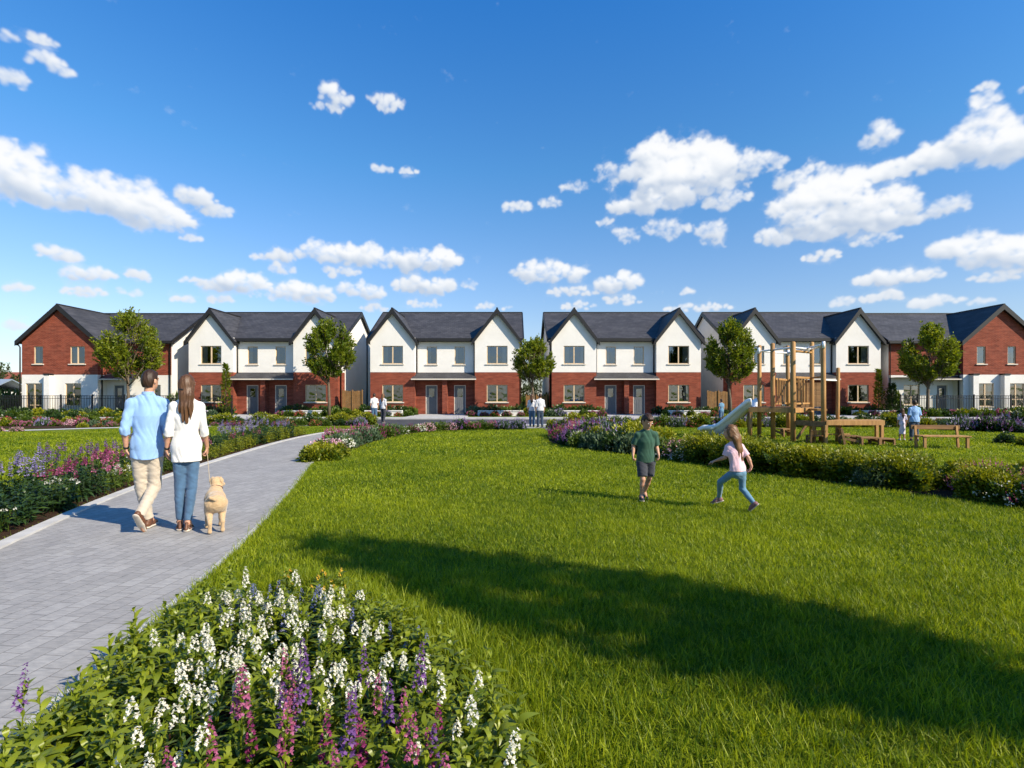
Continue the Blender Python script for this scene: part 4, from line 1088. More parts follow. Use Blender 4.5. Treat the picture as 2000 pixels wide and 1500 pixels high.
soil([(2.8, 28.4), (60, 28.6), (60, 26.0), (9.0, 26.0), (2.8, 26.8)])
row(['goldm', 'midm', 'redm', 'purpm', 'goldm', 'lavm', 'hedgem'], [(2.6, 27.0), (9.0, 26.5), (14.0, 26.5)], .62, bedP, 1.0); row(['goldm', 'redm', 'midm', 'lavm'], [(4.0, 27.7), (14, 27.5)], .7, bedP, 1.2)
row(['hedgem', 'goldm', 'midm', 'greym'], [(14.0, 26.6), (22.0, 26.2), (25.5, 24.5)], .68, bedP, 1.0); row(['midm', 'redm', 'darkm'], [(14, 27.6), (22, 27.4)], .8, bedP, 1.1)
row(['lavm', 'darkm', 'purpm', 'lavm', 'darkm'], [(20.8, 24.4), (23.5, 22.6), (25.5, 20.8)], .6, bedP, 1.55); row(['lavm', 'purpm', 'goldm', 'whitem'], [(20.2, 23.6), (22.4, 21.6), (24.0, 20.2)], .6, bedP, 1.15)
row(['darkm', 'midm'], [(16.3, 17.4), (17.3, 16.9), (18.6, 16.5)], .6, 'by the right edge of the playground lawn', .7); row(['goldm'], [(15.9, 16.4), (17.5, 15.9)], .6, 'by the right edge of the playground lawn', .6)
row(['goldm', 'goldm', 'lavm'], [(1.9, 25.9), (3.2, 26.3)], .55, bedP, .85)

# tall hedge outside the left brick house
HEAD[0] = 0
for k in range(5):
    o = plant('darkf', -42.6 - k * 1.1, 46 + k * .4, '', 1.0); o.scale = (1.7, 1.6, 3.9); tag(o, 'tall dark hedge bush at the left end of the row of houses', 'hedge', 'tall hedge bushes beyond the left brick house')
for k in range(3):
    o = plant('darkf', 1.2 + k * .85, 45.5 + (k % 2) * .8, '', 1.0); o.scale = (1.5, 1.4, 3.3); tag(o, 'tall dark bush filling the gap between the two centre houses', 'shrub', 'tall bushes in the centre gap')
for k, x in enumerate((-27.6, -27.0, 31.0)):
    o = plant('midf', x, 43.0, '', 1.0); o.scale = (1.1, 1.1, 3.4 + .4 * k); tag(o, ('tall mid green bush in the gap beside the left brick house', 'tall mid green bush in the gap beside the left brick house', 'tall mid green bush in the gap beside the right brick house')[k], 'shrub', 'tall bushes beside the brick houses' if k < 2 else None)
# ------------------------------------------------------------------ perennials in the bed on the left of the path
def perennial(seed, h, n, L_, W_, mat, nstem=9, spread=.2, nseg=3):
    rng = np.random.default_rng(seed); B = LB()
    for s in range(nstem):
        a = rng.uniform(0, 6.28); r = spread * math.sqrt(rng.random()); lean = rng.normal(0, .13, 2)
        base = np.array([math.cos(a) * r, math.sin(a) * r, 0]); hs = h * rng.uniform(.65, 1.05)
        k = n // nstem; t = np.sort(rng.uniform(.12, 1, k)); ang = np.arange(k) * 2.4 + rng.uniform(0, 6)
        P = base + np.stack([lean[0] * t * hs + 0, lean[1] * t * hs, t * hs], 1)
        up = 0.25 + 1.2 * t ** 3
        D = np.stack([np.cos(ang), np.sin(ang), up + rng.normal(0, .2, k)], 1)
        B.add(leaf_arrays(P, D, L_ * (1.1 - .55 * t) * rng.uniform(.8, 1.2, k), W_ * (1.1 - .5 * t), rng.uniform(.15, .5, k), nseg, rng.normal(0, .4, k), fold=1.2), np.clip(.3 + .3 * t + rng.normal(0, .18, k), 0, 1))
        e = P[-1]; sd = np.array([base, (base + e) / 2, e])
        B.add(leaf_arrays(base[None], (e - base)[None], np.linalg.norm(e - base), .012, 0, 2), .5)
        B.add(leaf_arrays(base[None], (e - base)[None], np.linalg.norm(e - base), .012, 0, 2, np.array([1.57])), .5)
    return as_mesh(B.build('foliage', mat))


def spikes(seed, n, spread, z0, z1, ln, sz, mat, per=34):
    rng = np.random.default_rng(seed + 77); B = LB()
    for s in range(n):
        a = rng.uniform(0, 6.28); r = spread * math.sqrt(rng.random()); b0 = np.array([math.cos(a) * r, math.sin(a) * r, rng.uniform(z0, z1)])
        ax = norm(np.array([rng.normal(0, .13), rng.normal(0, .13), 1.0])); u = np.sort(rng.random(per)); ang = np.arange(per) * 2.4
        e1 = norm(np.cross(ax, [1, 0, .1])); e2 = np.cross(ax, e1); rd = np.cos(ang)[:, None] * e1 + np.sin(ang)[:, None] * e2
        P = b0 + ax * (u * ln)[:, None] + rd * .004
        w = sz * (1.1 - .75 * u) * rng.uniform(.8, 1.2, per)
        B.add(leaf_arrays(P, rd + ax * .35 + rng.normal(0, .25, (per, 3)), w, w * .85, .3, 1, rng.uniform(-1.2, 1.2, per)), np.clip(.55 - .35 * u + rng.normal(0, .2, per), 0, 1))
        B.add(leaf_arrays((b0 - ax * .22)[None], ax[None], .22 + ln, .008, 0, 2), .2, 1); B.add(leaf_arrays((b0 - ax * .22)[None], ax[None], .22 + ln, .008, 0, 2, np.array([1.57])), .2, 1)
    return as_mesh(B.build('flower_spike', [mat, G_MID]))


bedW = 'in the border left of the paved path'
PK = {}
for k in range(3):
    PK['leaf', k] = (perennial(200 + k, .50, 130, .15, .045, G_DARK, 10, .2), None)
    PK['blue', k] = (perennial(210 + k, .46, 110, .13, .035, G_DARK, 10, .18), spikes(210 + k, 11, .2, .42, .58, .17, .030, B_LAV))
    PK['mag', k] = (perennial(220 + k, .46, 120, .12, .036, G_DARK, 10, .2), spikes(220 + k, 8, .22, .38, .52, .14, .032, B_MAG))
    PK['pink', k] = (perennial(230 + k, .40, 120, .11, .034, G_MID, 10, .2), spikes(230 + k, 8, .24, .32, .44, .12, .034, B_PINK))
    PK['purp', k] = (perennial(240 + k, .50, 120, .12, .034, G_DARK, 10, .2), spikes(240 + k, 8, .24, .44, .60, .17, .030, B_PURP))
    PK['gold', k] = (perennial(250 + k, .42, 150, .10, .034, G_GOLD, 12, .2), None)
    PK['wht', k] = (perennial(260 + k, .36, 130, .10, .030, G_MID, 11, .2), spikes(260 + k, 14, .24, .30, .38, .05, .026, B_WHITE, 10))
PD = {'leaf': ('leafy_perennial', 'dark leafy perennial without flowers'), 'blue': ('flowering_perennial', 'dark leafy perennial with lavender blue spikes'), 'mag': ('flowering_perennial', 'leafy perennial with magenta spikes'), 'pink': ('flowering_perennial', 'leafy perennial with pink spikes'),
      'purp': ('flowering_perennial', 'tall leafy perennial with dusky purple spikes'), 'gold': ('leafy_perennial', 'golden green leafy perennial'), 'wht': ('flowering_perennial', 'leafy perennial dotted with white flowers')}
SL = PL[(PL[:, 1] > 2.0) & (PL[:, 1] < 21.5)]
soil([tuple(p) for p in offset(SL, -.15)] + [tuple(p) for p in offset(SL, -1.45)[::-1]])


def pplant(key, x, y, bed, sc=1.0):
    f, s = PK[key, int(RR.integers(3))]; nm, ds = PD[key]; q = sc * RR.uniform(.85, 1.15)
    o = inst(nm, f, (x, y, 0), RR.uniform(0, 6.28), q)
    if s is not None: inst('flower_spike', s, parent=o)
    return tag(o, ds + ' ' + bed, 'plant', ds.replace('perennial', 'perennials') + ' ' + bed)


def dist_rows(off, step, chooser, sc=1.0, y0=2.0, y1=21.4):
    q = offset(SL, off); q = resample(q, int(np.linalg.norm(np.diff(q, axis=0), axis=1).sum() / step))
    for x, y in q:
        if not y0 < y < y1: continue
        k = chooser(y + RR.normal(0, .25))
        if k: pplant(k, x + RR.normal(0, .06), y + RR.normal(0, .06), bedW, sc)


pick = lambda *a: a[int(RR.integers(len(a)))]
dist_rows(-.42, .31, lambda y: pick('leaf', 'leaf', 'leaf', 'wht') if y < 8.2 else pick('leaf', 'pink', 'leaf') if y < 9.0 else pick('gold', 'wht', 'gold') if y < 10.5 else pick('wht', 'gold', 'leaf') if y < 12.4 else pick('gold', 'leaf', 'gold'), .92, 4.2)
dist_rows(-.78, .33, lambda y: pick('blue', 'leaf', 'leaf') if y < 7.6 else pick('mag', 'pink', 'leaf', 'mag') if y < 10.2 else pick('pink', 'wht') if y < 11.5 else pick('gold', 'gold', 'leaf') if y < 13.5 else pick('blue', 'pink', 'leaf', 'gold', 'leaf'), 1.0, 3.8)
dist_rows(-1.16, .36, lambda y: pick('blue', 'blue', 'leaf') if y < 8.0 else pick('purp', 'purp', 'mag', 'leaf') if y < 10.6 else pick('purp', 'pink') if y < 13.0 else pick('blue', 'purp', 'leaf', 'gold') if y < 17 else pick('leaf', 'leaf', 'gold', 'blue'), 1.06, 3.6)

# ------------------------------------------------------------------ the flower bed at our feet
def leafy(seed):
    rng = np.random.default_rng(seed); B = LB(); h = rng.uniform(.24, .36)
    for s in range(3):
        lean = rng.normal(0, .28, 2) * (s > 0); hs = h * (1 if s == 0 else rng.uniform(.55, .85)); k = 15
        t = np.linspace(.12, 1, k); ang = np.arange(k) * 2.2 + rng.uniform(0, 6)
        P = np.stack([lean[0] * t * hs, lean[1] * t * hs, t * hs], 1)
        el_ = .15 + 1.5 * t ** 2.5
        D = np.stack([np.cos(ang), np.sin(ang), el_ + rng.normal(0, .15, k)], 1)
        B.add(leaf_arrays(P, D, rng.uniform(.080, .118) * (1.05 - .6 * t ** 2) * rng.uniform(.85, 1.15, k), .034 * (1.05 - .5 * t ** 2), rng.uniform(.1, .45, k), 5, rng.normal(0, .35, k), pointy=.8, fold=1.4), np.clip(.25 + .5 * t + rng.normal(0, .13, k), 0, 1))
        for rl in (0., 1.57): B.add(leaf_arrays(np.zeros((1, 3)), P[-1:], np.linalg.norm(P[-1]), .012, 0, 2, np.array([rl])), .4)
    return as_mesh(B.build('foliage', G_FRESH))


def stalk(seed, h):
    rng = np.random.default_rng(seed); B = LB(); k = 16; t = rng.uniform(.05, .8, k); ang = np.arange(k) * 2.4
    lean = rng.normal(0, .07, 2)
    P = np.stack([lean[0] * t * h, lean[1] * t * h, t * h], 1)
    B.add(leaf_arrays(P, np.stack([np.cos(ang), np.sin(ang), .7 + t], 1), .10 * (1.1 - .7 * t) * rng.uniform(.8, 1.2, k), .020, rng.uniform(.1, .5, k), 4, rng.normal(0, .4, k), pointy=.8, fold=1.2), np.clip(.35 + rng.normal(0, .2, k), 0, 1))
    top = np.array([lean[0] * h, lean[1] * h, h])
    for rl in (0., 1.57): B.add(leaf_arrays(np.zeros((1, 3)), top[None], np.linalg.norm(top), .007, 0, 2, np.array([rl])), .5)
    return as_mesh(B.build('foliage', G_FRESH)), top


def florets(seed, top, ln, n, sz, mat, wid=.028, cup=.3, taper=.6, name='flower_head', eye=None):
    """n five petalled florets around the top ln metres of a stalk"""
    rng = np.random.default_rng(seed + 9); B = LB(); u = np.linspace(0, 1, n); ang = np.arange(n) * 2.4 + rng.normal(0, .3, n)
    out_ = np.stack([np.cos(ang), np.sin(ang), .25 + .9 * u ** 2], 1); out_ = norm(out_)
    C = top + np.array([0, 0, 1.]) * ((u - 1) * ln)[:, None] + out_ * (wid * (1.1 - taper * u) * rng.uniform(.7, 1.2, n))[:, None]
    sc = sz * (1.1 - taper * .8 * u) * rng.uniform(.8, 1.2, n)
    e1 = norm(np.cross(out_, [.1, .05, 1.])); e2 = np.cross(out_, e1); tn = np.clip(rng.normal(.55, .22, n) - .15 * u, 0, 1)
    for p in range(5):
        a = p * 1.2566 + rng.uniform(0, .4, n)
        D = e1 * np.cos(a)[:, None] + e2 * np.sin(a)[:, None] + out_ * cup
        B.add(leaf_arrays(C, D, sc, sc * .85, rng.uniform(-.1, .3, n), 2, None, pointy=.7), np.clip(tn + rng.normal(0, .1, n), 0, 1))
    if eye is not None: B.add(leaf_arrays(C + out_ * .002, out_, sc * .35, sc * .3, 0, 1), .6, 1)
    return as_mesh(B.build(name, [mat, eye or mat]))


FP = [(-60, 1640), (-40, 1540), (20, 1450), (110, 1375), (210, 1300), (325, 1215), (385, 1160), (450, 1128), (560, 1130), (690, 1165), (800, 1215), (880, 1262), (955, 1335), (1010, 1420), (1060, 1520), (1090, 1640), (1060, 1800), (600, 1900), (0, 1800)]
FB = [G(*p, .17) for p in FP]
soil(FB, 0.02)
bedF = 'in the near flower bed beside the path'
LV = [leafy(300 + k) for k in range(6)]
WV = []; SV = {'pink': [], 'purp': [], 'blue': [], 'yel': [], 'mag': []}
for k in range(5):
    f, t = stalk(320 + k, RNG.uniform(.30, .40)); WV.append((f, florets(320 + k, t, .045 + .010 * (k % 3), 9 + k, .0118, B_WHITE, .0165, .35, taper=.45, eye=B_YEL)))
for k in range(3):
    for key, mt in (('pink', B_PINK), ('mag', B_MAG), ('purp', B_PURP)):
        f, t = stalk(340 + k * 3 + len(key), RNG.uniform(.40, .50) if key != 'mag' else RNG.uniform(.34, .42)); SV[key].append((f, florets(340 + k, t, .17, 26, .0150, mt, .021, .6, taper=.8, name='flower_spike')))
    f, t = stalk(360 + k, .24); SV['blue'].append((f, florets(360 + k, t, .10, 26, .010, B_BLUE, .013, .6, name='flower_spike')))
    f, t = stalk(370 + k, .17); SV['yel'].append((f, florets(370 + k, t, .02, 4, .012, B_YEL, .008, .3)))


def put(fol, flo, x, y, name, label, grp, z=0.0, sc=1.0):
    o = inst(name, fol, (x, y, z), RR.uniform(0, 6.28), sc * RR.uniform(.88, 1.14)); o.rotation_euler.x = RR.normal(0, .06); o.rotation_euler.y = RR.normal(0, .06)
    if flo is not None: inst(flo.name.split('.')[0], flo, parent=o)
    return tag(o, label, 'plant', grp)


def fill(poly, step, fn, jit=.35, miny=1.55):
    P = np.array(poly); x0, y0 = P.min(0); x1, y1 = P.max(0); k = 0
    for yy in np.arange(y0, y1, step):
        for xx in np.arange(x0 + (k % 2) * step / 2, x1, step):
            x, y = xx + RR.normal(0, jit * step), yy + RR.normal(0, jit * step)
            if y > miny and inpoly([(x, y)], P)[0]: fn(x, y)
        k += 1


cnt = {'leaf': 0}
WP = [G(*p, .33) for p in ((300, 1400), (310, 1320), (370, 1250), (440, 1205), (560, 1195), (700, 1215), (790, 1270), (840, 1330), (760, 1370), (600, 1390), (430, 1400))]
EDGE = np.array(FB)
def leaf_at(x, y):
    px = 1000 + x / y * F; py = YH + H / y * F
    inW = inpoly([(x, y)], WP)[0]
    if inW and RR.random() < .74: return
    if py < 1215 and 430 < px < 760 and RR.random() < .7: return
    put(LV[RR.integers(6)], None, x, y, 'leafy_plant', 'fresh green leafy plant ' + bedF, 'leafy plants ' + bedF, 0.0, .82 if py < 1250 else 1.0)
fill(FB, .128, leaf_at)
def white_at(x, y):
    put(*WV[RR.integers(5)], x, y, 'white_flowering_plant', 'stalk topped with white florets ' + bedF, 'white flowering stalks ' + bedF)
fill(WP, .100, white_at)
for (px, py) in ((250, 1440), (330, 1475), (370, 1440), (395, 1500), (300, 1400), (860, 1370), (900, 1400), (930, 1420), (860, 1430), (960, 1500), (880, 1330), (840, 1310), (1010, 1500), (905, 1350), (550, 1190), (640, 1205), (330, 1290), (420, 1270), (850, 1480), (930, 1460), (200, 1520), (270, 1540)):
    x, y = G(px, py - 20, .34); white_at(x, y)
for key, lab, pts in (('pink', 'pink flower spike', ((465, 1455), (480, 1400), (520, 1420), (560, 1430), (690, 1420), (780, 1440), (350, 1530), (660, 1520), (800, 1470), (870, 1520), (560, 1390), (540, 1500), (730, 1400), (410, 1490))),
                      ('mag', 'magenta flower spike', ((500, 1470), (720, 1460), (640, 1480), (850, 1500), (700, 1490), (590, 1500), (760, 1510), (860, 1460), (440, 1530))),
                      ('purp', 'tall purple flower spike', ((590, 1400), (605, 1450), (610, 1370), (740, 1420), (700, 1380), (670, 1430), (790, 1400), (850, 1470), (640, 1530), (580, 1360), (35, 1430), (560, 1460)))):
    for (px, py) in pts:
        x, y = G(px, py - (75 if key != 'purp' else 85) + RR.uniform(-15, 15), .43 if key != 'mag' else .37); f = SV[key][RR.integers(3)]
        put(*f, x, y, 'flowering_stalk', lab + ' ' + bedF, lab + 's ' + bedF)
for i in range(46):
    px, py = RR.uniform(445, 640) if i < 34 else RR.uniform(640, 860), 0
    py = (RR.uniform(1165, 1235)) if i < 34 else 1195 + (px - 640) * .35 + RR.uniform(-10, 30)
    x, y = G(px, py - 25, .24); put(*SV['blue'][RR.integers(3)], x, y, 'flowering_stalk', 'small lavender blue flower spike at the back ' + bedF, 'blue flower spikes ' + bedF)
for i in range(16):
    x, y = G(RR.uniform(500, 680), RR.uniform(1105, 1150), .17); put(*SV['yel'][RR.integers(3)], x, y, 'yellow_flower', 'tiny yellow flower at the far edge ' + bedF, 'yellow flowers ' + bedF)
for i in range(34):
    px = RR.uniform(430, 700); x, y = G(px, RR.uniform(1150, 1210), .26); white_at(x, y) if i % 2 else put(WV[0][0], WV[i % 5][1], x, y, 'white_flowering_plant', 'stalk topped with white florets ' + bedF, 'white flowering stalks ' + bedF, -.08)

# ------------------------------------------------------------------ grass
def grass_object():
    rng = np.random.default_rng(5); B = LB()
    pathpoly = np.concatenate([offset(PL, -.14), offset(PR, .06)[::-1]]); bedRp = np.concatenate([RB, offset(RB, -2.0)[::-1]])
    bedWp = np.concatenate([offset(SL, -.15), offset(SL, -1.45)[::-1]]); bedCp = np.concatenate([offset(CR, -.35), offset(CR, .45)[::-1]])
    fb = np.array(FB); c0 = fb.mean(0); fbin = c0 + (fb - c0) * .93
    for (d0, d1, den, L0, L1, w, ns) in ((1.5, 4.6, 7000, .045, .095, .0056, 2), (4.6, 8, 4200, .038, .075, .0068, 2), (8, 14, 1700, .04, .07, .011, 1), (14, 27, 420, .045, .075, .022, 1)):
        A = (d1 * d1 - d0 * d0) * 1.03; n = int(A * den * (1 + 3.2 / (d0 + d1)))
        y = np.sqrt(rng.uniform(d0 * d0, d1 * d1, n)); x = rng.uniform(-1, 1, n) * (1.03 * y + 2.0)
        P = np.stack([x, y], 1); keep = ~inpoly(P, pathpoly) & ~inpoly(P, bedRp) & ~inpoly(P, bedWp) & ~inpoly(P, bedCp) & ~inpoly(P, fbin)
        keep &= ~((y > 26.3) & (x > 2)) & ~((x < -19) & (y > 23.0))
        P = P[keep]; n = len(P)
        cl = np.sin(P[:, 0] * 7.3 + 2 * np.sin(P[:, 1] * 5.1)) * np.sin(P[:, 1] * 8.7 + np.sin(P[:, 0] * 4.3))
        cl2 = np.sin(P[:, 0] * 1.1 + 1.3 * np.sin(P[:, 1] * .9)) * np.sin(P[:, 1] * 1.4)
        a = rng.uniform(0, 6.28, n); tl = np.abs(rng.normal(0, .8, n)) + .08
        D = np.stack([np.cos(a) * tl, np.sin(a) * tl, np.ones(n)], 1)
        Ln = rng.uniform(L0, L1, n) * (1 + .22 * cl)
        edge = np.zeros(n, bool)
        B.add(leaf_arrays(np.column_stack([P, np.full(n, -.004)]), D, Ln, w * rng.uniform(.7, 1.3, n), rng.uniform(-.1, .75, n), ns, rng.uniform(-3.1, 3.1, n), pointy=.5), np.clip(.46 + .13 * cl + .17 * cl2 + rng.normal(0, .27, n), 0, 1))
    # longer tufts hanging over the paving edge and around the near bed
    for (line, per, ln) in ((offset(PR[(PR[:, 1] > 1.5) & (PR[:, 1] < 12)], .09), 900, .085), (offset(PL[(PL[:, 1] > 3) & (PL[:, 1] < 22)], -1.5), 160, .08)):
        q = resample(line, 4000); n = int(np.linalg.norm(np.diff(q, axis=0), axis=1).sum() * per * .25); i = rng.integers(0, 4000, n)
        P = q[i] + rng.normal(0, .035, (n, 2)); a = rng.uniform(0, 6.28, n); tl = np.abs(rng.normal(.3, .4, n))
        D = np.stack([np.cos(a) * tl - .15, np.sin(a) * tl, np.ones(n)], 1)
        B.add(leaf_arrays(np.column_stack([P, np.zeros(n)]), D, ln * rng.uniform(.6, 1.3, n), .006 * rng.uniform(.7, 1.3, n), rng.uniform(.1, .9, n), 2, rng.uniform(-3, 3, n), pointy=.5), np.clip(rng.normal(.5, .2, n), 0, 1))
    fe = resample(np.array(FP[8:15], float), 400)
    n = 5200; i = rng.integers(0, 400, n); g = np.array([G(*fe[k]) for k in i]) + rng.normal(0, .10, (n, 2)); a = rng.uniform(0, 6.28, n); tl = np.abs(rng.normal(.25, .4, n))
    B.add(leaf_arrays(np.column_stack([g, np.zeros(n)]), np.stack([np.cos(a) * tl, np.sin(a) * tl, np.ones(n)], 1), rng.uniform(.07, .16, n), rng.uniform(.004, .007, n), rng.uniform(.1, .9, n), 3, rng.uniform(-3, 3, n), pointy=.5), np.clip(rng.normal(.55, .2, n), 0, 1))
    o = B.build('grass', G_GRASS); return tag(o, 'short sunlit lawn grass around the paved path and flower beds', 'grass', kind='stuff')


grass_object()
# ------------------------------------------------------------------ implicit surfaces for people and animals
def V3(*a): return np.array(a, float)


class Sdf:
    def __init__(s, lo, hi, h):
        s.lo = np.array(lo, float); s.h = h; s.n = np.ceil((np.array(hi) - s.lo) / h).astype(int) + 1
        s.d = np.full(s.n, 0.5, np.float32)

    def block(s, lo, hi):
        i0 = np.clip(np.floor((np.asarray(lo) - s.lo) / s.h).astype(int), 0, s.n - 1); i1 = np.clip(np.ceil((np.asarray(hi) - s.lo) / s.h).astype(int) + 1, 1, s.n)
        sl = tuple(slice(a, b) for a, b in zip(i0, i1))
        g = np.meshgrid(*[s.lo[k] + s.h * np.arange(i0[k], i1[k]) for k in range(3)], indexing='ij')
        return sl, np.stack(g, -1)

    def put(s, sl, v, k, op='add'):
        a = s.d[sl]
        if op == 'sub': s.d[sl] = np.maximum(a, -v); return
        if op == 'int': s.d[sl] = np.maximum(a, v); return
        if k <= 0: s.d[sl] = np.minimum(a, v); return
        hh = np.clip(0.5 + 0.5 * (a - v) / k, 0, 1); s.d[sl] = a * (1 - hh) + v * hh - k * hh * (1 - hh)

    def cone(s, a, b, ra, rb, k=0.02, flat=None, cut0=False, cut1=False, op='add'):
        """tapered capsule; flat=(axis, factor) squashes it along an axis; cut ends it flat"""
        a, b = np.asarray(a, float), np.asarray(b, float); m = max(ra, rb) + k + s.h * 3 + 0.01
        sl, P = s.block(np.minimum(a, b) - m, np.maximum(a, b) + m)
        if 0 in P.shape: return
        q = P - a; ab = b - a
        if flat is not None:
            ax = norm(np.asarray(flat[0], float)); f = 1 / flat[1] - 1
            q = q + (q @ ax)[..., None] * ax * f; ab = ab + (ab @ ax) * ax * f
        L2 = max(ab @ ab, 1e-9); t = (q @ ab) / L2; tc = np.clip(t, 0, 1)
        v = np.linalg.norm(q - tc[..., None] * ab, axis=-1) - (ra + (rb - ra) * tc)
        if flat is not None: v = v * (0.5 + 0.5 * flat[1])
        L = math.sqrt(L2)
        if cut0: v = np.maximum(v, -t * L)
        if cut1: v = np.maximum(v, (t - 1) * L)
        s.put(sl, v, k, op)

    def chain(s, pts, rad, k=0.02, **kw):
        for i in range(len(pts) - 1): s.cone(pts[i], pts[i + 1], rad[i], rad[i + 1], k, **kw)

    def ell(s, c, r, axes=None, k=0.02, op='add'):
        c = np.asarray(c, float); r = np.asarray(r, float); m = r.max() + k + s.h * 3
        sl, P = s.block(c - m, c + m)
        if 0 in P.shape: return
        q = P - c
        if axes is not None: q = q @ np.asarray(axes).T
        k0 = np.linalg.norm(q / r, axis=-1); k1 = np.linalg.norm(q / (r * r), axis=-1)
        s.put(sl, k0 * (k0 - 1) / np.maximum(k1, 1e-6), k, op)

    def grid(s):
        return np.stack(np.meshgrid(*[s.lo[k] + s.h * np.arange(s.n[k]) for k in range(3)], indexing='ij'), -1)

    def mesh(s):
        d = s.d; sg = d < 0; N = np.array(d.shape) - 1; acc = []; cells = []; faces = []
        for ax in range(3):
            sa = [slice(None)] * 3; sb = [slice(None)] * 3; sa[ax] = slice(0, -1); sb[ax] = slice(1, None)
            E = np.argwhere(sg[tuple(sa)] != sg[tuple(sb)])
            if not len(E): continue
            u, w = [(1, 2), (2, 0), (0, 1)][ax]
            E = E[(E[:, u] > 0) & (E[:, w] > 0) & (E[:, u] < N[u]) & (E[:, w] < N[w])]
            nxt = E.copy(); nxt[:, ax] += 1
            d0 = d[tuple(E.T)]; d1 = d[tuple(nxt.T)]; t = d0 / (d0 - d1)
            p = E.astype(float); p[:, ax] += t; q = []
            for du, dw in ((-1, -1), (0, -1), (0, 0), (-1, 0)):
                c = E.copy(); c[:, u] += du; c[:, w] += dw
                ci = (c[:, 0] * N[1] + c[:, 1]) * N[2] + c[:, 2]; q.append(ci); cells.append(ci); acc.append(p)
            q = np.stack(q, 1); flip = ~(d0 < 0); q[flip] = q[flip][:, ::-1]; faces.append(q)
        cells = np.concatenate(cells); acc = np.concatenate(acc); faces = np.concatenate(faces)
        uq, inv = np.unique(cells, return_inverse=True); cntv = np.bincount(inv)
        V = np.stack([np.bincount(inv, acc[:, k]) / cntv for k in range(3)], 1)
        Fc = np.searchsorted(uq, faces)
        return V * s.h + s.lo, Fc


def sdf_obj(name, s, mat, parent, relax=1):
    V, Fc = s.mesh()
    if relax:                                          # one light smoothing pass along the edges
        for _ in range(relax):
            S = np.zeros_like(V); c = np.zeros(len(V))
            for a, b in ((0, 1), (1, 2), (2, 3), (3, 0)):
                np.add.at(S, Fc[:, a], V[Fc[:, b]]); np.add.at(c, Fc[:, a], 1)
                np.add.at(S, Fc[:, b], V[Fc[:, a]]); np.add.at(c, Fc[:, b], 1)
            V = V * 0.5 + 0.5 * S / np.maximum(c, 1)[:, None]
    return mesh_np(name, V, Fc, mat, parent, True)


def cloth(name, c, var=0.1, rough=0.85, weave=220, sheen=0.25, streak=False):
    m, nt = newmat(name); co = objco(nt)
    n = noise(nt, scaled(nt, co, (9, 9, 4)), 1.0, 5); w = noise(nt, co, weave, 2)
    col = ramp(nt, n, [(0.3, [x * (1 - var) for x in c]), (0.7, [min(1, x * (1 + var)) for x in c])])
    if streak:
        st = noise(nt, scaled(nt, co, (120, 120, 5)), 1.0, 4, 0.7)
        col = mixc(nt, ramp(nt, st, [(0.35, (0, 0, 0)), (0.7, (1, 1, 1))]), mixc(nt, 1.0, col, (.55, .55, .55), 'MULTIPLY'), mixc(nt, 1.0, col, (1.5, 1.45, 1.4), 'MULTIPLY')); w = st
    finish(nt, col, rough, 0.3, w, 0.25 if not streak else 0.5, 0.004, 0, sheen)
    return m


m, nt = newmat('skin'); co = objco(nt)
n = noise(nt, co, 14, 4)
p = finish(nt, ramp(nt, n, [(0.3, (0.42, 0.215, 0.135)), (0.7, (0.52, 0.29, 0.19))]), 0.5, 0.35)
p.inputs['Subsurface Weight'].default_value = 0.12; p.inputs['Subsurface Radius'].default_value = (0.02, 0.008, 0.004); p.inputs['Subsurface Scale'].default_value = 0.3
M_SKIN = m
M_HAIRB = cloth('dark brown hair', (0.035, 0.018, 0.010), .2, .5, sheen=0, streak=True)
M_HAIRM = cloth('mid brown hair', (0.085, 0.042, 0.020), .2, .45, sheen=0, streak=True)
M_HAIRL = cloth('light brown hair', (0.15, 0.078, 0.034), .2, .45, sheen=0, streak=True)
M_BLUE = cloth('light blue shirt cloth', (0.235, 0.39, 0.64), .06)
M_WHITEC = cloth('white cotton', (0.67, 0.65, 0.62), .04)
M_CHINO = cloth('beige chino cloth', (0.45, 0.385, 0.305), .07)
M_JEAN = cloth('blue denim', (0.055, 0.115, 0.20), .25)
M_JEANL = cloth('soft blue leggings', (0.10, 0.21, 0.31), .15)
M_JEAND = cloth('dark denim', (0.030, 0.050, 0.085), .2)
M_GREEN = cloth('dark green jersey', (0.022, 0.072, 0.045), .1)
M_CHAR = cloth('charcoal shorts cloth', (0.030, 0.032, 0.042), .12)
M_PINKC = cloth('pale pink jersey', (0.70, 0.46, 0.51), .04)
M_GREYC = cloth('pale grey jersey', (0.52, 0.52, 0.55), .06)
M_LILAC = cloth('pale lilac dress cloth', (0.66, 0.60, 0.72), .08)
M_LEATH = plain('brown leather', (0.11, 0.045, 0.022), 0.5, 0.4, 0.25, 20)
M_SOLE = plain('pale rubber sole', (0.52, 0.46, 0.38), 0.8, 0.2, 0.1, 20)
M_SHOED = plain('dark trainers', (0.022, 0.022, 0.032), 0.6, 0.3, 0.2, 20)
M_SHOEP = plain('dusky pink trainers', (0.22, 0.11, 0.12), 0.7, 0.3, 0.2, 20)
M_EYEW = plain('eye white', (0.75, 0.73, 0.70), 0.3, 0.5, 0.02, 5)
M_EYED = plain('dark brown iris', (0.02, 0.012, 0.008), 0.2, 0.5, 0.1, 5)
M_LIP = plain('lips', (0.36, 0.12, 0.10), 0.5, 0.4, 0.1, 30)
M_STRAP = plain('black strap', (0.015, 0.015, 0.016), 0.5, 0.4, 0.2, 20)


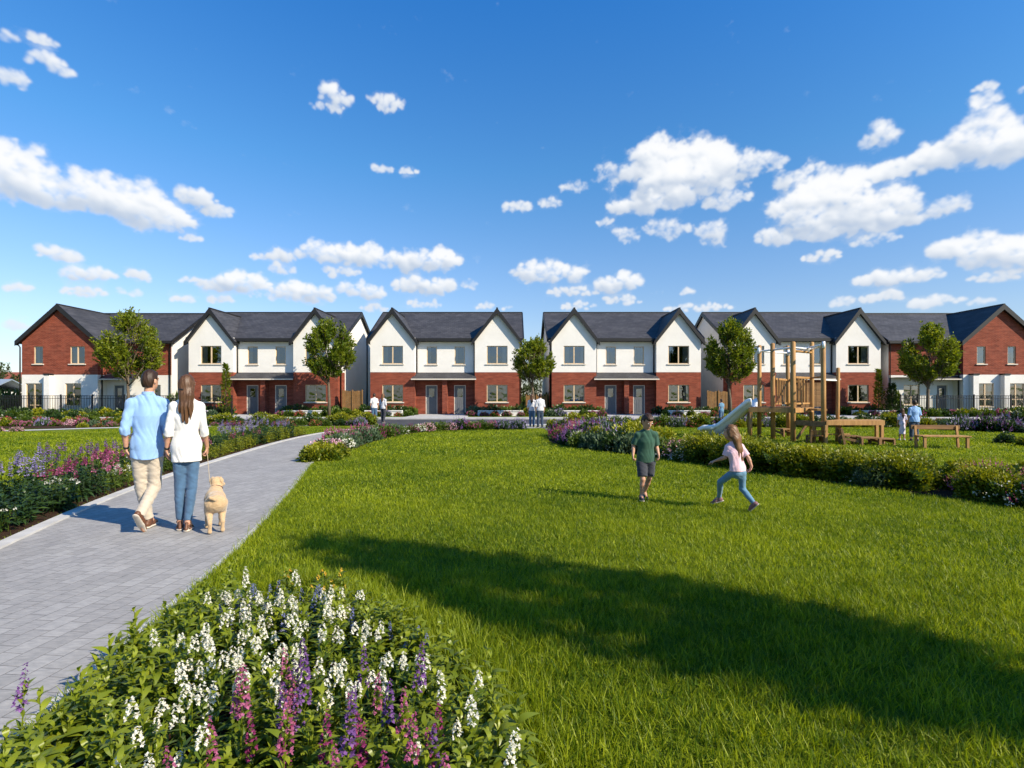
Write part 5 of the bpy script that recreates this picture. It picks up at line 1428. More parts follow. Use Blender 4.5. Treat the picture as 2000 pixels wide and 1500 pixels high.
def folds(P, amp, seed, kz=7.0, kx=26.0):
    r = np.random.default_rng(seed); o = 0
    for i in range(3):
        ph = r.uniform(0, 6.28, 3); f = 1.5 ** i
        w_ = np.sin(P[..., 0] * kx * f + P[..., 1] * kx * .8 * f + ph[0] + 2.2 * np.sin(P[..., 2] * kz * f + ph[1] + P[..., 0] * 6) + 1.2 * np.sin(P[..., 1] * 13 * f + ph[2]))
        o = o + (1 - 2 * np.abs(w_)) / f
    return o * amp / 2


def hand_sdf(s, wr, d, nrm, k, curl=0.5, thumb=1.0):
    """palm, four jointed fingers of different lengths and a thumb; d = pointing direction, nrm = palm side"""
    wr = np.asarray(wr, float); d = norm(np.asarray(d, float)); nrm = np.asarray(nrm, float); nrm = norm(nrm - d * (nrm @ d)); t = np.cross(d, nrm) * thumb
    for i, (o, L) in enumerate(((.027, .072), (.009, .080), (-.009, .074), (-.026, .058))):
        kn = wr + (d * (.088 - .004 * abs(i - 1)) + t * o) * k
        s.cone(wr + t * o * .6 * k + d * .012 * k, kn, .0135 * k, .0115 * k, .012 * k)
        a1 = curl * (.55 + .12 * i); a2 = a1 + curl * .8; a3 = a2 + curl * .6; p = kn
        for a, f, r0, r1 in ((a1, .45, .0098, .009), (a2, .32, .009, .0082), (a3, .25, .0082, .007)):
            q = p + (d * math.cos(a) + nrm * math.sin(a)) * L * f * k; s.cone(p, q, r0 * k, r1 * k, .003); p = q
    b0 = wr + (d * .022 + t * .022) * k; b1 = b0 + (d * .030 + t * .028 + nrm * .012) * k; b2 = b1 + (d * .030 + t * .008 + nrm * .014 * (1 + curl)) * k
    s.cone(b0, b1, .013 * k, .0105 * k, .008 * k); s.cone(b1, b2, .010 * k, .0078 * k, .003)


def frame(f, up=(0, 0, 1)):
    f = norm(np.asarray(f, float)); r = norm(np.cross(f, np.asarray(up, float))); u = np.cross(r, f)
    return r, f, u


def person(J, S, h=0.0065):
    """J: joints (metres, standing on z=0), S: style; returns the person's root with body, hair and clothing parts"""
    J = {k: np.asarray(v, float) for k, v in J.items()}
    k = S.get('k', 1.0); hs = S.get('hs', 1.0); fw = norm(np.asarray(S.get('fw', (0, 1, 0)), float)); sd = S.get('seed', 1)
    up = V3(0, 0, 1); root = empty('person', (0, 0, 0))
    for e in 'LR': J['toe' + e] = J['toe' + e] - V3(0, 0, .016)
    allp = np.stack(list(J.values())); lo = allp.min(0) - .22; hi = allp.max(0) + .24; lo[2] = -.03
    neck, pel, head = J['neck'], J['pelvis'], J['head']; sm = (J['shL'] + J['shR']) / 2
    fl = (fw, .66); waist = pel * .55 + sm * .45; chest = pel * .27 + sm * .73
    w = S.get('w', 1.0)
    r, f, u = frame(J['face'] if 'face' in J else fw)
    A = np.stack([r, f, u])
    # ---- skin body, one continuous surface
    s = Sdf(lo, hi, h)
    s.chain([pel, waist, chest, sm - up * .03 * k], [x * k * w for x in (.150, .122, .145, .11)], .05 * k, flat=fl)
    s.cone(J['shL'], J['shR'], .042 * k, .042 * k, .05 * k)
    for e in 'LR': s.cone(neck - up * .005, J['sh' + e] - up * .005, .046 * k, .036 * k, .04 * k)
    s.cone(neck - up * .03 * k, head - u * .05 * hs - f * .012 * hs, .054 * k, .050 * hs, .03 * k)
    s.ell(head + u * .012 * hs, (.074 * hs, .093 * hs, .106 * hs), A, .02)
    s.ell(head + f * .028 * hs - u * .058 * hs, (.056 * hs, .064 * hs, .060 * hs), A, .03 * hs)
    s.cone(head + f * .088 * hs + u * .008 * hs, head + f * .108 * hs - u * .028 * hs, .009 * hs, .014 * hs, .012 * hs)
    for e in (-1, 1):
        s.ell(head + r * e * .076 * hs - u * .012 * hs - f * .006 * hs, (.012 * hs, .022 * hs, .031 * hs), A, .008)
        s.ell(head + r * e * .031 * hs + f * .098 * hs + u * .012 * hs, (.016 * hs, .012 * hs, .010 * hs), A, 0, 'sub')
        s.cone(head + r * e * .015 * hs + f * .089 * hs + u * .030 * hs, head + r * e * .045 * hs + f * .078 * hs + u * .030 * hs, .008 * hs, .007 * hs, .008 * hs)
    s.cone(head + f * .083 * hs - u * .060 * hs - r * .02 * hs, head + f * .083 * hs - u * .060 * hs + r * .02 * hs, .009 * hs, .009 * hs, .01 * hs)
    for e in 'LR':
        sh, el_, wr = J['sh' + e], J['el' + e], J['wr' + e]
        s.cone(sh, el_, .047 * k * w, .037 * k * w, .03 * k); s.chain([el_, el_ * .7 + wr * .3, wr], [.037 * k, .039 * k * w, .026 * k], .015 * k)
        hd = J.get('hd' + e, wr + norm(wr - el_)) - wr; hn = S.get('palm' + e, (J['pelvis'] - wr) * V3(1, 1, 0) + up * .0)
        hand_sdf(s, wr, hd, hn, k * S.get('hk', 1.0), S.get('curl' + e, .5), S.get('th' + e, 1.0 if e == 'L' else -1.0))
        hp, kn, an, toe = J['hip' + e], J['kn' + e], J['an' + e], J['toe' + e]
        s.cone(hp, kn, .080 * k * w, .052 * k, .04 * k); s.chain([kn, kn * .68 + an * .32, an], [.051 * k, .054 * k, .034 * k], .02 * k)
        fd = norm(toe - an); s.cone(an - up * .0, an + (toe - an) * .25, .036 * k, .036 * k, .02); s.cone(an + (toe - an) * .25, toe, .036 * k, .026 * k, .02)
    sdf_obj('body', s, S.get('skin', M_SKIN), root)
    # ---- eyes, brows and mouth
    b = MB(); b2 = MB(); b3 = MB()
    for e in (-1, 1):
        c = head + r * e * .031 * hs + f * .084 * hs + u * .011 * hs
        ring = [[c + (r * math.cos(a) * .0135 + u * math.sin(a) * .0072) * q * hs + f * (.0035 + .006 * (1 - q * q)) * hs for a in np.linspace(0, 6.283, 11)[:-1]] for q in (1, .6)]
        for i in range(10): b.poly([ring[0][i], ring[0][(i + 1) % 10], ring[1][(i + 1) % 10], ring[1][i]])
        b.poly(ring[1])
        b2.poly([c + (r * math.cos(a) + u * math.sin(a)) * .0044 * hs + f * .0105 * hs for a in np.linspace(0, 6.283, 9)[:-1]])
        b2.tube([c + r * e * (-.016) * hs + u * .019 * hs + f * .010 * hs, c + u * .025 * hs + f * .009 * hs, c + r * e * .018 * hs + u * .019 * hs + f * .000 * hs], [.0014 * hs, .0022 * hs, .0010 * hs], 5)
    b3.tube([head + f * .084 * hs - u * .060 * hs - r * .024 * hs, head + f * .094 * hs - u * .061 * hs, head + f * .084 * hs - u * .060 * hs + r * .024 * hs], [.003 * hs, .0055 * hs, .003 * hs], 6)
    b.build('eye_whites', M_EYEW, root, True); b2.build('iris_and_brows', M_EYED, root, True); b3.build('lips', M_LIP, root, True)
    # ---- hair
    hair = S['hair']; hl = S.get('hairlen', 0)
    s = Sdf(head - .22 * hs - V3(0.1, 0.1, hl), head + .24 * hs + V3(.1, .1, 0), h * .9)
    s.ell(head + u * .022 * hs - f * .010 * hs, (.084 * hs, .098 * hs, .108 * hs), A, .0)
    s.ell(head - f * .035 * hs - u * .02 * hs, (.077 * hs, .072 * hs, .088 * hs), A, .03)
    sl, P = s.block(s.lo, s.lo + s.h * s.n); q = (P - head) @ A.T
    face = np.maximum(np.maximum(-(q[..., 1] - .030 * hs), q[..., 2] - (.052 + .10 * np.abs(q[..., 0]) / .08 * .1) * hs), -(q[..., 2] + .3))
    s.put(sl, face, 0, 'sub')
    ear = np.maximum(np.maximum(np.abs(q[..., 1]) - .028 * hs, q[..., 2] - .016 * hs), .055 * hs - np.abs(q[..., 0]))
    if hl == 0:
        s.put(sl, ear, 0, 'sub'); s.put(sl, -(q[..., 2] + .085 * hs), 0, 'int')
        s.cone(head + f * .045 * hs + u * .088 * hs - r * .035 * hs, head + f * .045 * hs + u * .088 * hs + r * .035 * hs, .022 * hs, .022 * hs, .02)
        if S.get('fringe'): s.ell(head + f * .068 * hs + u * .072 * hs, (.060 * hs, .026 * hs, .030 * hs), A, .015)
    else:
        back = norm(-fw * 1.0); p0 = head + u * .02 * hs - f * .05 * hs
        swing = np.asarray(S.get('swing', (0, 0, 0)), float)
        pts = [p0, neck + back * .075 * k + up * .05, neck + back * .098 * k + swing * .4 - up * .10 * hl / .3, neck + back * .105 * k + swing - up * (hl - .02)]
        hwid = S.get('hairw', 1.0)
        s.chain(pts, [.075 * hs, .075 * hs * hwid, .066 * hs * hwid, .040 * hs * hwid], .03, flat=(back, .52))
        for e in (-1, 1):
            s.chain([head + r * e * .062 * hs + u * .03 * hs + f * .01 * hs, head + r * e * .072 * hs - u * .05 * hs - f * .015 * hs, pts[1] + r * e * .045 * hs, pts[2] + r * e * .04 * hs * hwid], [.026 * hs, .026 * hs, .026 * hs, .018 * hs], .02)
    sl, P = s.block(s.lo, s.lo + s.h * s.n); q = (P - head) @ A.T
    s.d += (np.sin(q[..., 0] * 210 / hs + q[..., 2] * 25 + 3 * np.sin(q[..., 2] * 14)) * .0014 + np.sin(q[..., 0] * 90 / hs + q[..., 1] * 90 / hs + 2) * .0012).astype(np.float32)
    if hl: s.d += ((np.sin(q[..., 0] * 160) * .012) * np.clip((head[2] - hl * .75 - P[..., 2]) / .12, 0, 1)).astype(np.float32)
    hr_ = sdf_obj('hair', s, hair, root)
    if S.get('clip'):
        c = MB(); c.box(-.035, .035, -.012, .012, -.009, .009); o = c.build('hair_clip', M_STRAP, root, bevel=.004); o.location = head - f * .115 * hs - u * .055 * hs; o.rotation_euler = (0, 0, math.atan2(f[1], f[0]) - math.pi / 2)
    # ---- trousers, shorts or leggings
    if S.get('legs'):
        m_, r0, r1, r2, frac, amp = S['legs']                     # material, thigh, knee, cuff radius, length (1 = ankle), fold depth
        s = Sdf(lo, (hi[0], hi[1], pel[2] + .2 * k), h)
        s.chain([pel + up * .07 * k, pel - up * .02 * k], [.132 * k * w, .158 * k * w], .05 * k, flat=(fw, .72))
        for e in 'LR':
            hp, kn, an = J['hip' + e], J['kn' + e], J['an' + e]
            if frac >= 1:
                s.cone(hp, kn, r0 * k, r1 * k, .05 * k); s.chain([kn, kn * .65 + an * .35], [r1 * k, r1 * .99 * k], .02 * k); s.cone(kn * .65 + an * .35, an * S.get('cuff', .97) + kn * (1 - S.get('cuff', .97)), r1 * .99 * k, r2 * k, .004 * k, cut1=True)
            else:
                t = frac / .5; e1 = hp + (kn - hp) * min(t, 1) if t <= 1 else kn + (an - kn) * (t - 1)
                s.cone(hp, e1, r0 * k, r2 * k, .03 * k, cut1=True)
        P = s.grid(); s.d += folds(P, amp, sd + 5, 16, 12).astype(np.float32)
        s.put((slice(None),) * 3, P[..., 2] - min(pel[2] + .12 * k, S['top'][2] + .008), 0, 'int')
        sdf_obj(S.get('legname', 'trousers'), s, m_, root)
    # ---- shirt, jersey or dress
    m_, ease, hem, flare, sleeve, amp = S['top']                   # material, looseness, hem height, hem radius, sleeve length (1 = wrist), fold depth
    s = Sdf(V3(lo[0], lo[1], hem - .04), (hi[0], hi[1], neck[2] + .1 * k), h)
    hemc = V3(pel[0], pel[1], hem) + S.get('hemoff', np.zeros(3))
    wr_ = S.get('waist', .130)
    s.chain([hemc - up * .02, pel * .8 + waist * .2, waist, chest, sm - up * .025 * k], [x * k * w + ease for x in (flare, max(.150, flare * .96) if hem < pel[2] else .15, wr_, .152, .112)], .05 * k, flat=(fw, .68))
    s.cone(J['shL'], J['shR'], .044 * k + ease * .5, .044 * k + ease * .5, .05 * k)
    for e in 'LR': s.cone(neck + up * .0, J['sh' + e] - up * .004, .052 * k + ease * .4, .040 * k + ease * .5, .04 * k)
    for e in 'LR':
        sh, el_, wr = J['sh' + e], J['el' + e], J['wr' + e]
        if sleeve <= .5:
            q = sh + (el_ - sh) * sleeve / .5; s.cone(sh, q, .046 * k * w + ease * .6, .050 * k * w + ease, .03 * k, cut1=True)
        else:
            q = el_ + (wr - el_) * (sleeve - .5) / .5; s.cone(sh, el_, .047 * k * w + ease * .6, .045 * k * w + ease * .6, .03 * k); s.cone(el_, q, .045 * k * w + ease * .6, .041 * k * w + ease * .7, .012 * k, cut1=True)
            dq = norm(wr - el_); s.cone(q - dq * .05 * k, q, .047 * k * w + ease * .7, .047 * k * w + ease * .7, .004, cut0=True, cut1=True)
    P = s.grid(); s.d += folds(P, amp, sd).astype(np.float32)
    curve = S.get('tail', 0.0)
    hz = hem - curve * np.clip(1 - ((P[..., 0] - pel[0]) / (.17 * k)) ** 2, 0, 1)
    s.put((slice(None),) * 3, hz - P[..., 2], 0, 'int')
    s.cone(neck + up * .03 * k + fw * .02 * k, neck + up * .16 * k, .054 * k, .075 * k, 0, op='sub')
    sdf_obj(S.get('topname', 'shirt'), s, m_, root)
    if S.get('collar'):
        s = Sdf(neck - .14, neck + .14, h * .8); c0 = neck + up * .018 * k
        s.cone(c0, c0 + up * .042 * k, .070 * k, .064 * k, 0, cut0=True, cut1=True); s.cone(c0 - up * .02, c0 + up * .08 * k, .058 * k, .053 * k, 0, op='sub')
        sdf_obj('collar', s, m_, root)
    # ---- shoes
    ms, sole, style = S['shoes']
    for e in 'LR':
        an, toe = J['an' + e], J['toe' + e]; heel = J.get('he' + e, an - norm((toe - an) * V3(1, 1, 0)) * .045 * k - up * (an[2] - .018 if 'he' + e not in J else 0))
        fd = norm(toe - heel); nrm_ = norm(an - heel - fd * ((an - heel) @ fd) + up * 1e-3)
        lo2 = np.minimum(np.minimum(an, toe), heel) - .1; hi2 = np.maximum(np.maximum(an, toe), heel) + .1
        s = Sdf(lo2, hi2, h * .9); L = np.linalg.norm(toe - heel)
        sidev = norm(np.cross(fd, nrm_))
        if style != 'sandal':
            s.cone(heel + nrm_ * .03 * k, heel + fd * L * .55 + nrm_ * .025 * k, .036 * k, .040 * k, .01); s.cone(heel + fd * L * .55 + nrm_ * .025 * k, toe + nrm_ * .012 * k, .040 * k, .029 * k, .02)
            s.cone(heel + nrm_ * .03 * k + fd * .02, an + up * .0 - fd * .0, .038 * k, .043 * k, .02); s.cone(an, heel + fd * L * .6 + nrm_ * .035 * k, .038 * k, .034 * k, .02)
            if style == 'shoe': s.cone(an + norm(J['kn' + e] - an) * .035 * k, an + norm(J['kn' + e] - an) * .3, .06 * k, .06 * k, 0, cut0=True, op='sub')
        else:
            for q in (.12, .34, .72): s.cone(heel + fd * L * q + sidev * .040 * k + nrm_ * .006, heel + fd * L * (q + .02) + nrm_ * (.062 if q > .3 else .05) * k, .010 * k, .010 * k, .004); s.cone(heel + fd * L * q - sidev * .040 * k + nrm_ * .006, heel + fd * L * (q + .02) + nrm_ * (.062 if q > .3 else .05) * k, .010 * k, .010 * k, .004)
            s.cone(an + sidev * .038 * k, an - fd * .042 * k, .011 * k, .011 * k, .004); s.cone(an - sidev * .038 * k, an - fd * .042 * k, .011 * k, .011 * k, .004)
            s.cone(heel + nrm_ * .012 * k - fd * .02, an - fd * .03, .022 * k, .016 * k, .004)
        so_ = sdf_obj('shoe', s, ms, root)
        s = Sdf(lo2, hi2, h * .9)
        s.cone(heel - nrm_ * .007, heel + fd * L * .6 - nrm_ * .006, .044 * k, .048 * k, .01, flat=(nrm_, .3)); s.cone(heel + fd * L * .6 - nrm_ * .006, toe - nrm_ * .006, .048 * k, .038 * k, .01, flat=(nrm_, .3))
        sdf_obj('sole', s, sole, so_)
    for e, (mt, nm) in S.get('wrist', {}).items():
        wr, el_ = J['wr' + e], J['el' + e]; dq = norm(el_ - wr); c = MB(); c.tube([wr + dq * .006, wr + dq * .03], .032 * k, 14); c.build(nm, mt, root, True)
    return root


def place(o, x, y, rz, sc, label, cat='person'):
    o.location = (x, y, 0.014 if abs(x) > 2.5 and y < 7 and x < 0 else 0.0); o.rotation_euler = (0, 0, rz); o.scale = sc if isinstance(sc, tuple) else (sc,) * 3
    return tag(o, label, cat)


# ---- man in the blue shirt, walking away
J = dict(head=(.040, .005, 1.745), face=(.62, .78, -.06), neck=(.015, -.01, 1.555), shL=(-.165, -.01, 1.475), shR=(.185, -.01, 1.475), elL=(-.225, -.05, 1.185), wrL=(-.215, .03, .955), hdL=(-.20, .06, .85),
         elR=(.225, -.03, 1.185), wrR=(.215, .10, .975), hdR=(.21, .15, .88), pelvis=(.005, 0, .965), hipL=(-.085, 0, .90), hipR=(.095, 0, .90), knL=(-.065, .09, .50), anL=(.010, .14, .10), toeL=(.075, .31, .035),
         knR=(.085, .05, .495), anR=(-.062, -.20, .200), toeR=(-.020, -.115, .045), heR=(-.085, -.245, .215))
man = person(J, dict(seed=3, w=.94, hair=M_HAIRB, top=(M_BLUE, .013, .855, .170, .62, .008), tail=.03, collar=True, legs=(M_CHINO, .089, .068, .056, 1, .0055), shoes=(M_LEATH, M_SOLE, 'shoe'), wrist={'L': (M_STRAP, 'watch')}, curlL=.55, palmL=V3(1, .2, 0)))
place(man, -4.20, 6.12, R(30), (.90, .95, .985), 'man in light blue shirt and beige trousers walking away on the path')
# ---- woman in the white top, walking away
J = dict(head=(.012, .005, 1.690), face=(.60, .80, -.02), neck=(.0, -.005, 1.515), shL=(-.145, -.005, 1.435), shR=(.152, -.005, 1.435), elL=(-.200, -.03, 1.165), wrL=(-.228, .05, .945), hdL=(-.225, .08, .84),
         elR=(.205, -.03, 1.155), wrR=(.232, .07, .955), hdR=(.236, .10, .86), pelvis=(0, 0, .945), hipL=(-.078, 0, .89), hipR=(.078, 0, .89), knL=(-.078, .05, .50), anL=(-.078, .06, .095), toeL=(-.082, .215, .035),
         knR=(.060, .02, .50), anR=(.015, -.045, .095), toeR=(.050, .10, .035))
woman = person(J, dict(seed=9, k=.96, w=.92, hair=M_HAIRM, hairlen=.24, hairw=1.10, clip=True, top=(M_WHITEC, .012, .80, .178, .62, .007), waist=.122, legs=(M_JEAN, .088, .064, .046, 1, .0035), cuff=.93, legname='jeans', topname='tunic', shoes=(M_LEATH, M_SOLE, 'sandal'), wrist={'L': (M_STRAP, 'bracelet')}, curlL=.6, curlR=1.25, palmR=V3(-1, .2, 0), palmL=V3(1, .2, 0)))
place(woman, -3.74, 6.12, R(28), (.87, .93, .985), 'woman in loose white top and blue jeans walking away holding a dog lead')
# ---- boy in green, walking towards us
J = dict(head=(.010, -.035, 1.185), face=(.30, -.82, -.50), neck=(.010, .0, 1.045), shL=(-.118, .0, .985), shR=(.130, .0, .985), elL=(-.175, .035, .815), wrL=(-.195, -.02, .685), hdL=(-.20, -.05, .60), elR=(.165, .035, .805), wrR=(.178, -.03, .690), hdR=(.175, -.06, .60),
         pelvis=(.0, .02, .63), hipL=(-.062, .02, .585), hipR=(.066, .02, .585), knL=(-.062, -.065, .335), anL=(-.072, -.02, .085), toeL=(-.085, -.165, .06), heL=(-.070, .02, .022), knR=(.062, .05, .335), anR=(.035, .25, .085), toeR=(.055, .125, .028))
boy = person(J, dict(seed=15, k=.70, hs=.93, fw=(.08, -1, 0), hair=M_HAIRB, fringe=True, top=(M_GREEN, .016, .585, .162, .43, .005), tail=.01, legs=(M_CHAR, .112, .10, .098, .42, .004), legname='shorts', topname='t_shirt', shoes=(M_SHOED, M_SOLE, 'shoe'), curlL=1.3, curlR=.9, palmL=V3(1, 0, 0), palmR=V3(-1, 0, 0), thL=-1, thR=1), .006)
place(boy, 1.975, 7.85, 0, 1.0, 'boy in dark green t-shirt and charcoal shorts walking over the lawn, looking down')
# ---- girl in pink, running away
J = dict(head=(-.075, .05, 1.060), face=(-.80, .60, -.05), neck=(-.035, .03, .925), shL=(-.115, .02, .865), shR=(.060, .05, .865), elL=(-.150, .04, .725), wrL=(-.262, .13, .665), hdL=(-.33, .18, .63), elR=(.135, -.02, .725), wrR=(.170, -.04, .610), hdR=(.15, -.01, .54),
         pelvis=(.005, .0, .555), hipL=(-.050, .02, .52), hipR=(.055, -.01, .52), knL=(-.165, .17, .375), anL=(-.090, .40, .120), toeL=(-.185, .45, .035), heL=(-.06, .385, .075), knR=(.075, .03, .305), anR=(.178, -.10, .130), toeR=(.150, -.02, .030), heR=(.205, -.125, .125))
girl = person(J, dict(seed=21, k=.64, hs=.86, fw=(-.45, .89, 0), hair=M_HAIRL, hairlen=.24, hairw=1.0, swing=(.035, 0, 0), top=(M_PINKC, .014, .545, .150, .40, .007), legs=(M_JEANL, .082, .062, .044, 1, .003), cuff=.95, legname='leggings', topname='t_shirt', shoes=(M_SHOEP, M_SOLE, 'shoe'), curlL=.5, curlR=.7, palmL=V3(.3, .3, -1), palmR=V3(-1, 0, 0)), .006)
place(girl, 3.03, 7.15, 0, 1.0, 'girl in pale pink t-shirt and blue leggings running away with long brown hair')


def stander(seed, dress=None, hair=M_HAIRB, hl=0, fw=(0, 1, 0), step=.06, **S):
    J = dict(head=(0, .01, 1.66), face=fw, neck=(0, 0, 1.475), shL=(-.165, 0, 1.395), shR=(.165, 0, 1.395), elL=(-.215, -.02, 1.115), wrL=(-.215, .06, .885), hdL=(-.21, .09, .79), elR=(.215, -.02, 1.115), wrR=(.215, .06, .885), hdR=(.21, .09, .79),
             pelvis=(0, 0, .92), hipL=(-.085, 0, .86), hipR=(.085, 0, .86), knL=(-.095, .03, .475), anL=(-.10, step, .085), toeL=(-.12, step + .16, .03), knR=(.095, .02, .475), anR=(.10, -step, .085), toeR=(.12, -step + .16, .03))
    if fw[1] < 0:
        J = {a: (v if a == 'face' else (v[0], -v[1], v[2])) for a, v in J.items()}
    return person(J, dict(seed=seed, fw=fw, hair=hair, hairlen=hl, **S), .0095)


far = stander(31, top=(M_BLUE, .02, .84, .17, .5, .008), legs=(M_JEAND, .10, .078, .07, 1, .005), cuff=.72, legname='jeans', shoes=(M_SHOED, M_SOLE, 'shoe'), step=.03)
place(far, *[a for a in G(1786, 862)], R(-8), .80, 'man in light blue jumper standing beside the girl in the long dress')
far = stander(32, hair=M_HAIRM, hl=.22, k=.95, w=.85, top=(M_LILAC, .012, .36, .17, .45, .012), topname='dress', shoes=(M_GREYC, M_SOLE, 'shoe'), step=.03)
place(far, *[a for a in G(1762, 860.5)], R(-6), .635, 'girl in long pale lilac dress standing by the park bench')
far = stander(33, top=(M_JEANL, .02, .86, .165, .3, .006), legs=(M_JEAN, .10, .09, .085, 1, .005), legname='jeans', shoes=(M_SHOED, M_SOLE, 'shoe'), step=.08)
place(far, *[a for a in G(1409, 826.5)], R(20), .78, 'distant figure in blue top and jeans walking behind the slide')
far = stander(34, top=(M_WHITEC, .02, .88, .165, .4, .006), legs=(M_JEAN, .10, .075, .06, 1, .005), legname='jeans', shoes=(M_LEATH, M_SOLE, 'shoe'), step=.05)
place(far, *[a for a in G(731, 824.5)], R(12), .97, 'distant person in white t-shirt and blue jeans near the brown fence, left of two')
far = stander(35, hair=M_HAIRL, hl=.2, w=.88, top=(M_GREYC, .015, .86, .16, .6, .006), legs=(M_CHAR, .092, .07, .055, 1, .004), shoes=(M_SHOED, M_SOLE, 'shoe'), step=.10)
place(far, *[a for a in G(748, 826)], R(-20), .96, 'distant person in pale grey top and dark trousers near the brown fence, right of two')
far = stander(36, hair=M_HAIRM, hl=.18, w=.88, top=(M_GREYC, .015, .88, .16, .6, .006), legs=(M_JEAN, .092, .068, .052, 1, .004), legname='jeans', shoes=(M_LEATH, M_SOLE, 'shoe'), step=.06)
place(far, *[a for a in G(1039, 834)], R(-10), .93, 'distant woman in grey top and jeans below the forked tree, left of two')
far = stander(37, top=(M_GREYC, .02, .88, .165, .55, .006), legs=(M_JEAND, .10, .075, .06, 1, .005), legname='jeans', shoes=(M_SHOED, M_SOLE, 'shoe'), step=.05)
place(far, *[a for a in G(1055, 835)], R(10), .95, 'distant man in grey shirt and dark jeans below the forked tree, right of two')

# ---- the dog
m, nt = newmat('golden fur'); co = objco(nt)
n = noise(nt, scaled(nt, co, (30, 30, 60)), 1.0, 5, 0.7); n2 = noise(nt, co, 7, 3)
col = mixc(nt, n2, ramp(nt, n, [(0.3, (0.36, 0.235, 0.12)), (0.7, (0.48, 0.33, 0.18))]), ramp(nt, n, [(0.3, (0.42, 0.285, 0.155)), (0.7, (0.54, 0.39, 0.235))]))
finish(nt, col, 0.9, 0.15, n, 0.6, 0.008, 0, 0.4)
M_FUR = m


def make_dog():
    root = empty('dog'); s = Sdf((-.22, -.42, -.02), (.24, .48, .66), .006)
    hip = V3(0, -.15, .355); mid = V3(.005, .03, .365); che = V3(.01, .19, .375)
    s.cone(hip, mid, .090, .088, .05); s.cone(mid, che, .088, .106, .05)
    s.cone(hip + V3(0, -.02, .01), hip + V3(0, .02, -.03), .092, .09, .04)
    nb = V3(.015, .25, .43); hd = V3(.040, .335, .555)
    s.cone(che + V3(0, .03, .03), nb, .092, .078, .05); s.cone(nb, hd - V3(.005, .02, .03), .072, .062, .04)
    hf = norm(V3(.60, .78, -.16)); r, f, u = frame(hf); A = np.stack([r, f, u])
    s.ell(hd, (.066, .078, .064), A, .02); s.cone(hd + f * .055 - u * .018, hd + f * .128 - u * .030, .040, .028, .03)
    s.ell(hd + f * .075 + u * .0, (.03, .03, .025), A, .02)
    for e in (-1, 1):
        b0 = hd + r * e * .052 + u * .040 - f * .012; b1 = hd + r * e * .078 + u * .010 - f * .012; b2 = hd + r * e * .078 - u * .052 + f * .004
        s.cone(b0, b1, .022, .026, .012, flat=(r, .55)); s.cone(b1, b2, .026, .012, .006, flat=(r, .5))
    for e, (yk, yh, yf) in ((-1, (-.12, -.235, -.20)), (1, (-.09, -.19, -.155))):      # hind legs: thigh forward to the knee, hock back, upright shank
        h0 = hip + V3(e * .058, .0, -.005); kn = V3(e * .072, yk + .035, .235); ho = V3(e * .070, yh, .135); pf = V3(e * .070, yf - .01, .03)
        s.cone(h0, kn, .074, .046, .04); s.cone(kn, ho, .044, .024, .02); s.cone(ho, pf, .023, .021, .012); s.cone(pf, pf + V3(e * .004, .045, -.008), .025, .020, .012)
        for t in (-1, 0, 1): s.cone(pf + V3(t * .012, .035, -.010), pf + V3(t * .015, .060, -.016), .011, .009, .005)
    for e, (yk, yf) in ((-1, (.20, .185)), (1, (.225, .255))):
        h0 = che + V3(e * .066, -.005, -.02); el_ = V3(e * .078, yk - .035, .235); wr = V3(e * .076, yk, .115); pf = V3(e * .078, yf, .03)
        s.cone(h0, el_, .058, .037, .03); s.cone(el_, wr, .034, .025, .015); s.cone(wr, pf, .024, .022, .012); s.cone(pf, pf + V3(e * .003, .045, -.008), .026, .020, .012)
        for t in (-1, 0, 1): s.cone(pf + V3(t * .012, .035, -.010), pf + V3(t * .015, .060, -.016), .011, .009, .005)
    # tail, curled up over the left of the rump
    s.chain([hip + V3(0, -.085, .045), hip + V3(-.025, -.12, .065), hip + V3(-.065, -.11, .082), hip + V3(-.095, -.07, .070)], [.026, .021, .017, .009], .012)
    P = s.grid(); s.d += (np.sin(P[..., 0] * 70 + 3 * np.sin(P[..., 1] * 40)) * np.sin(P[..., 1] * 60 + P[..., 2] * 55) * .0016).astype(np.float32)
    sdf_obj('body', s, M_FUR, root)
    b = MB(); b.tube([hd + f * .140 - u * .022, hd + f * .152 - u * .027], [.015, .010], 8)
    for e in (-1, 1): b.tube([hd + f * .066 + r * e * .036 + u * .016, hd + f * .074 + r * e * .039 + u * .016], [.008, .005], 7)
    b.build('nose_and_eyes', M_STRAP, root, True)
    ax = norm(hd - nb); c = nb * .45 + hd * .55 - V3(0, .01, .02); col_ = MB(); e1 = norm(np.cross(ax, V3(1, 0, 0))); e2 = np.cross(ax, e1)
    ring = [c + (e1 * math.cos(a) + e2 * math.sin(a)) * .071 for a in np.linspace(0, 6.2832, 21)]; col_.tube(ring, .0075, 6, cap=False); col_.build('collar', M_LEATH, root, True)
    return root, c


dog, dcol = make_dog(); DX, DY, DRZ = -3.40, 6.10, R(33)
dog.location = (DX, DY, .014); dog.rotation_euler = (0, 0, DRZ); dog.scale = (.92, .80, .94)
tag(dog, 'golden labrador puppy on a lead, walking away with its head turned right', 'dog')
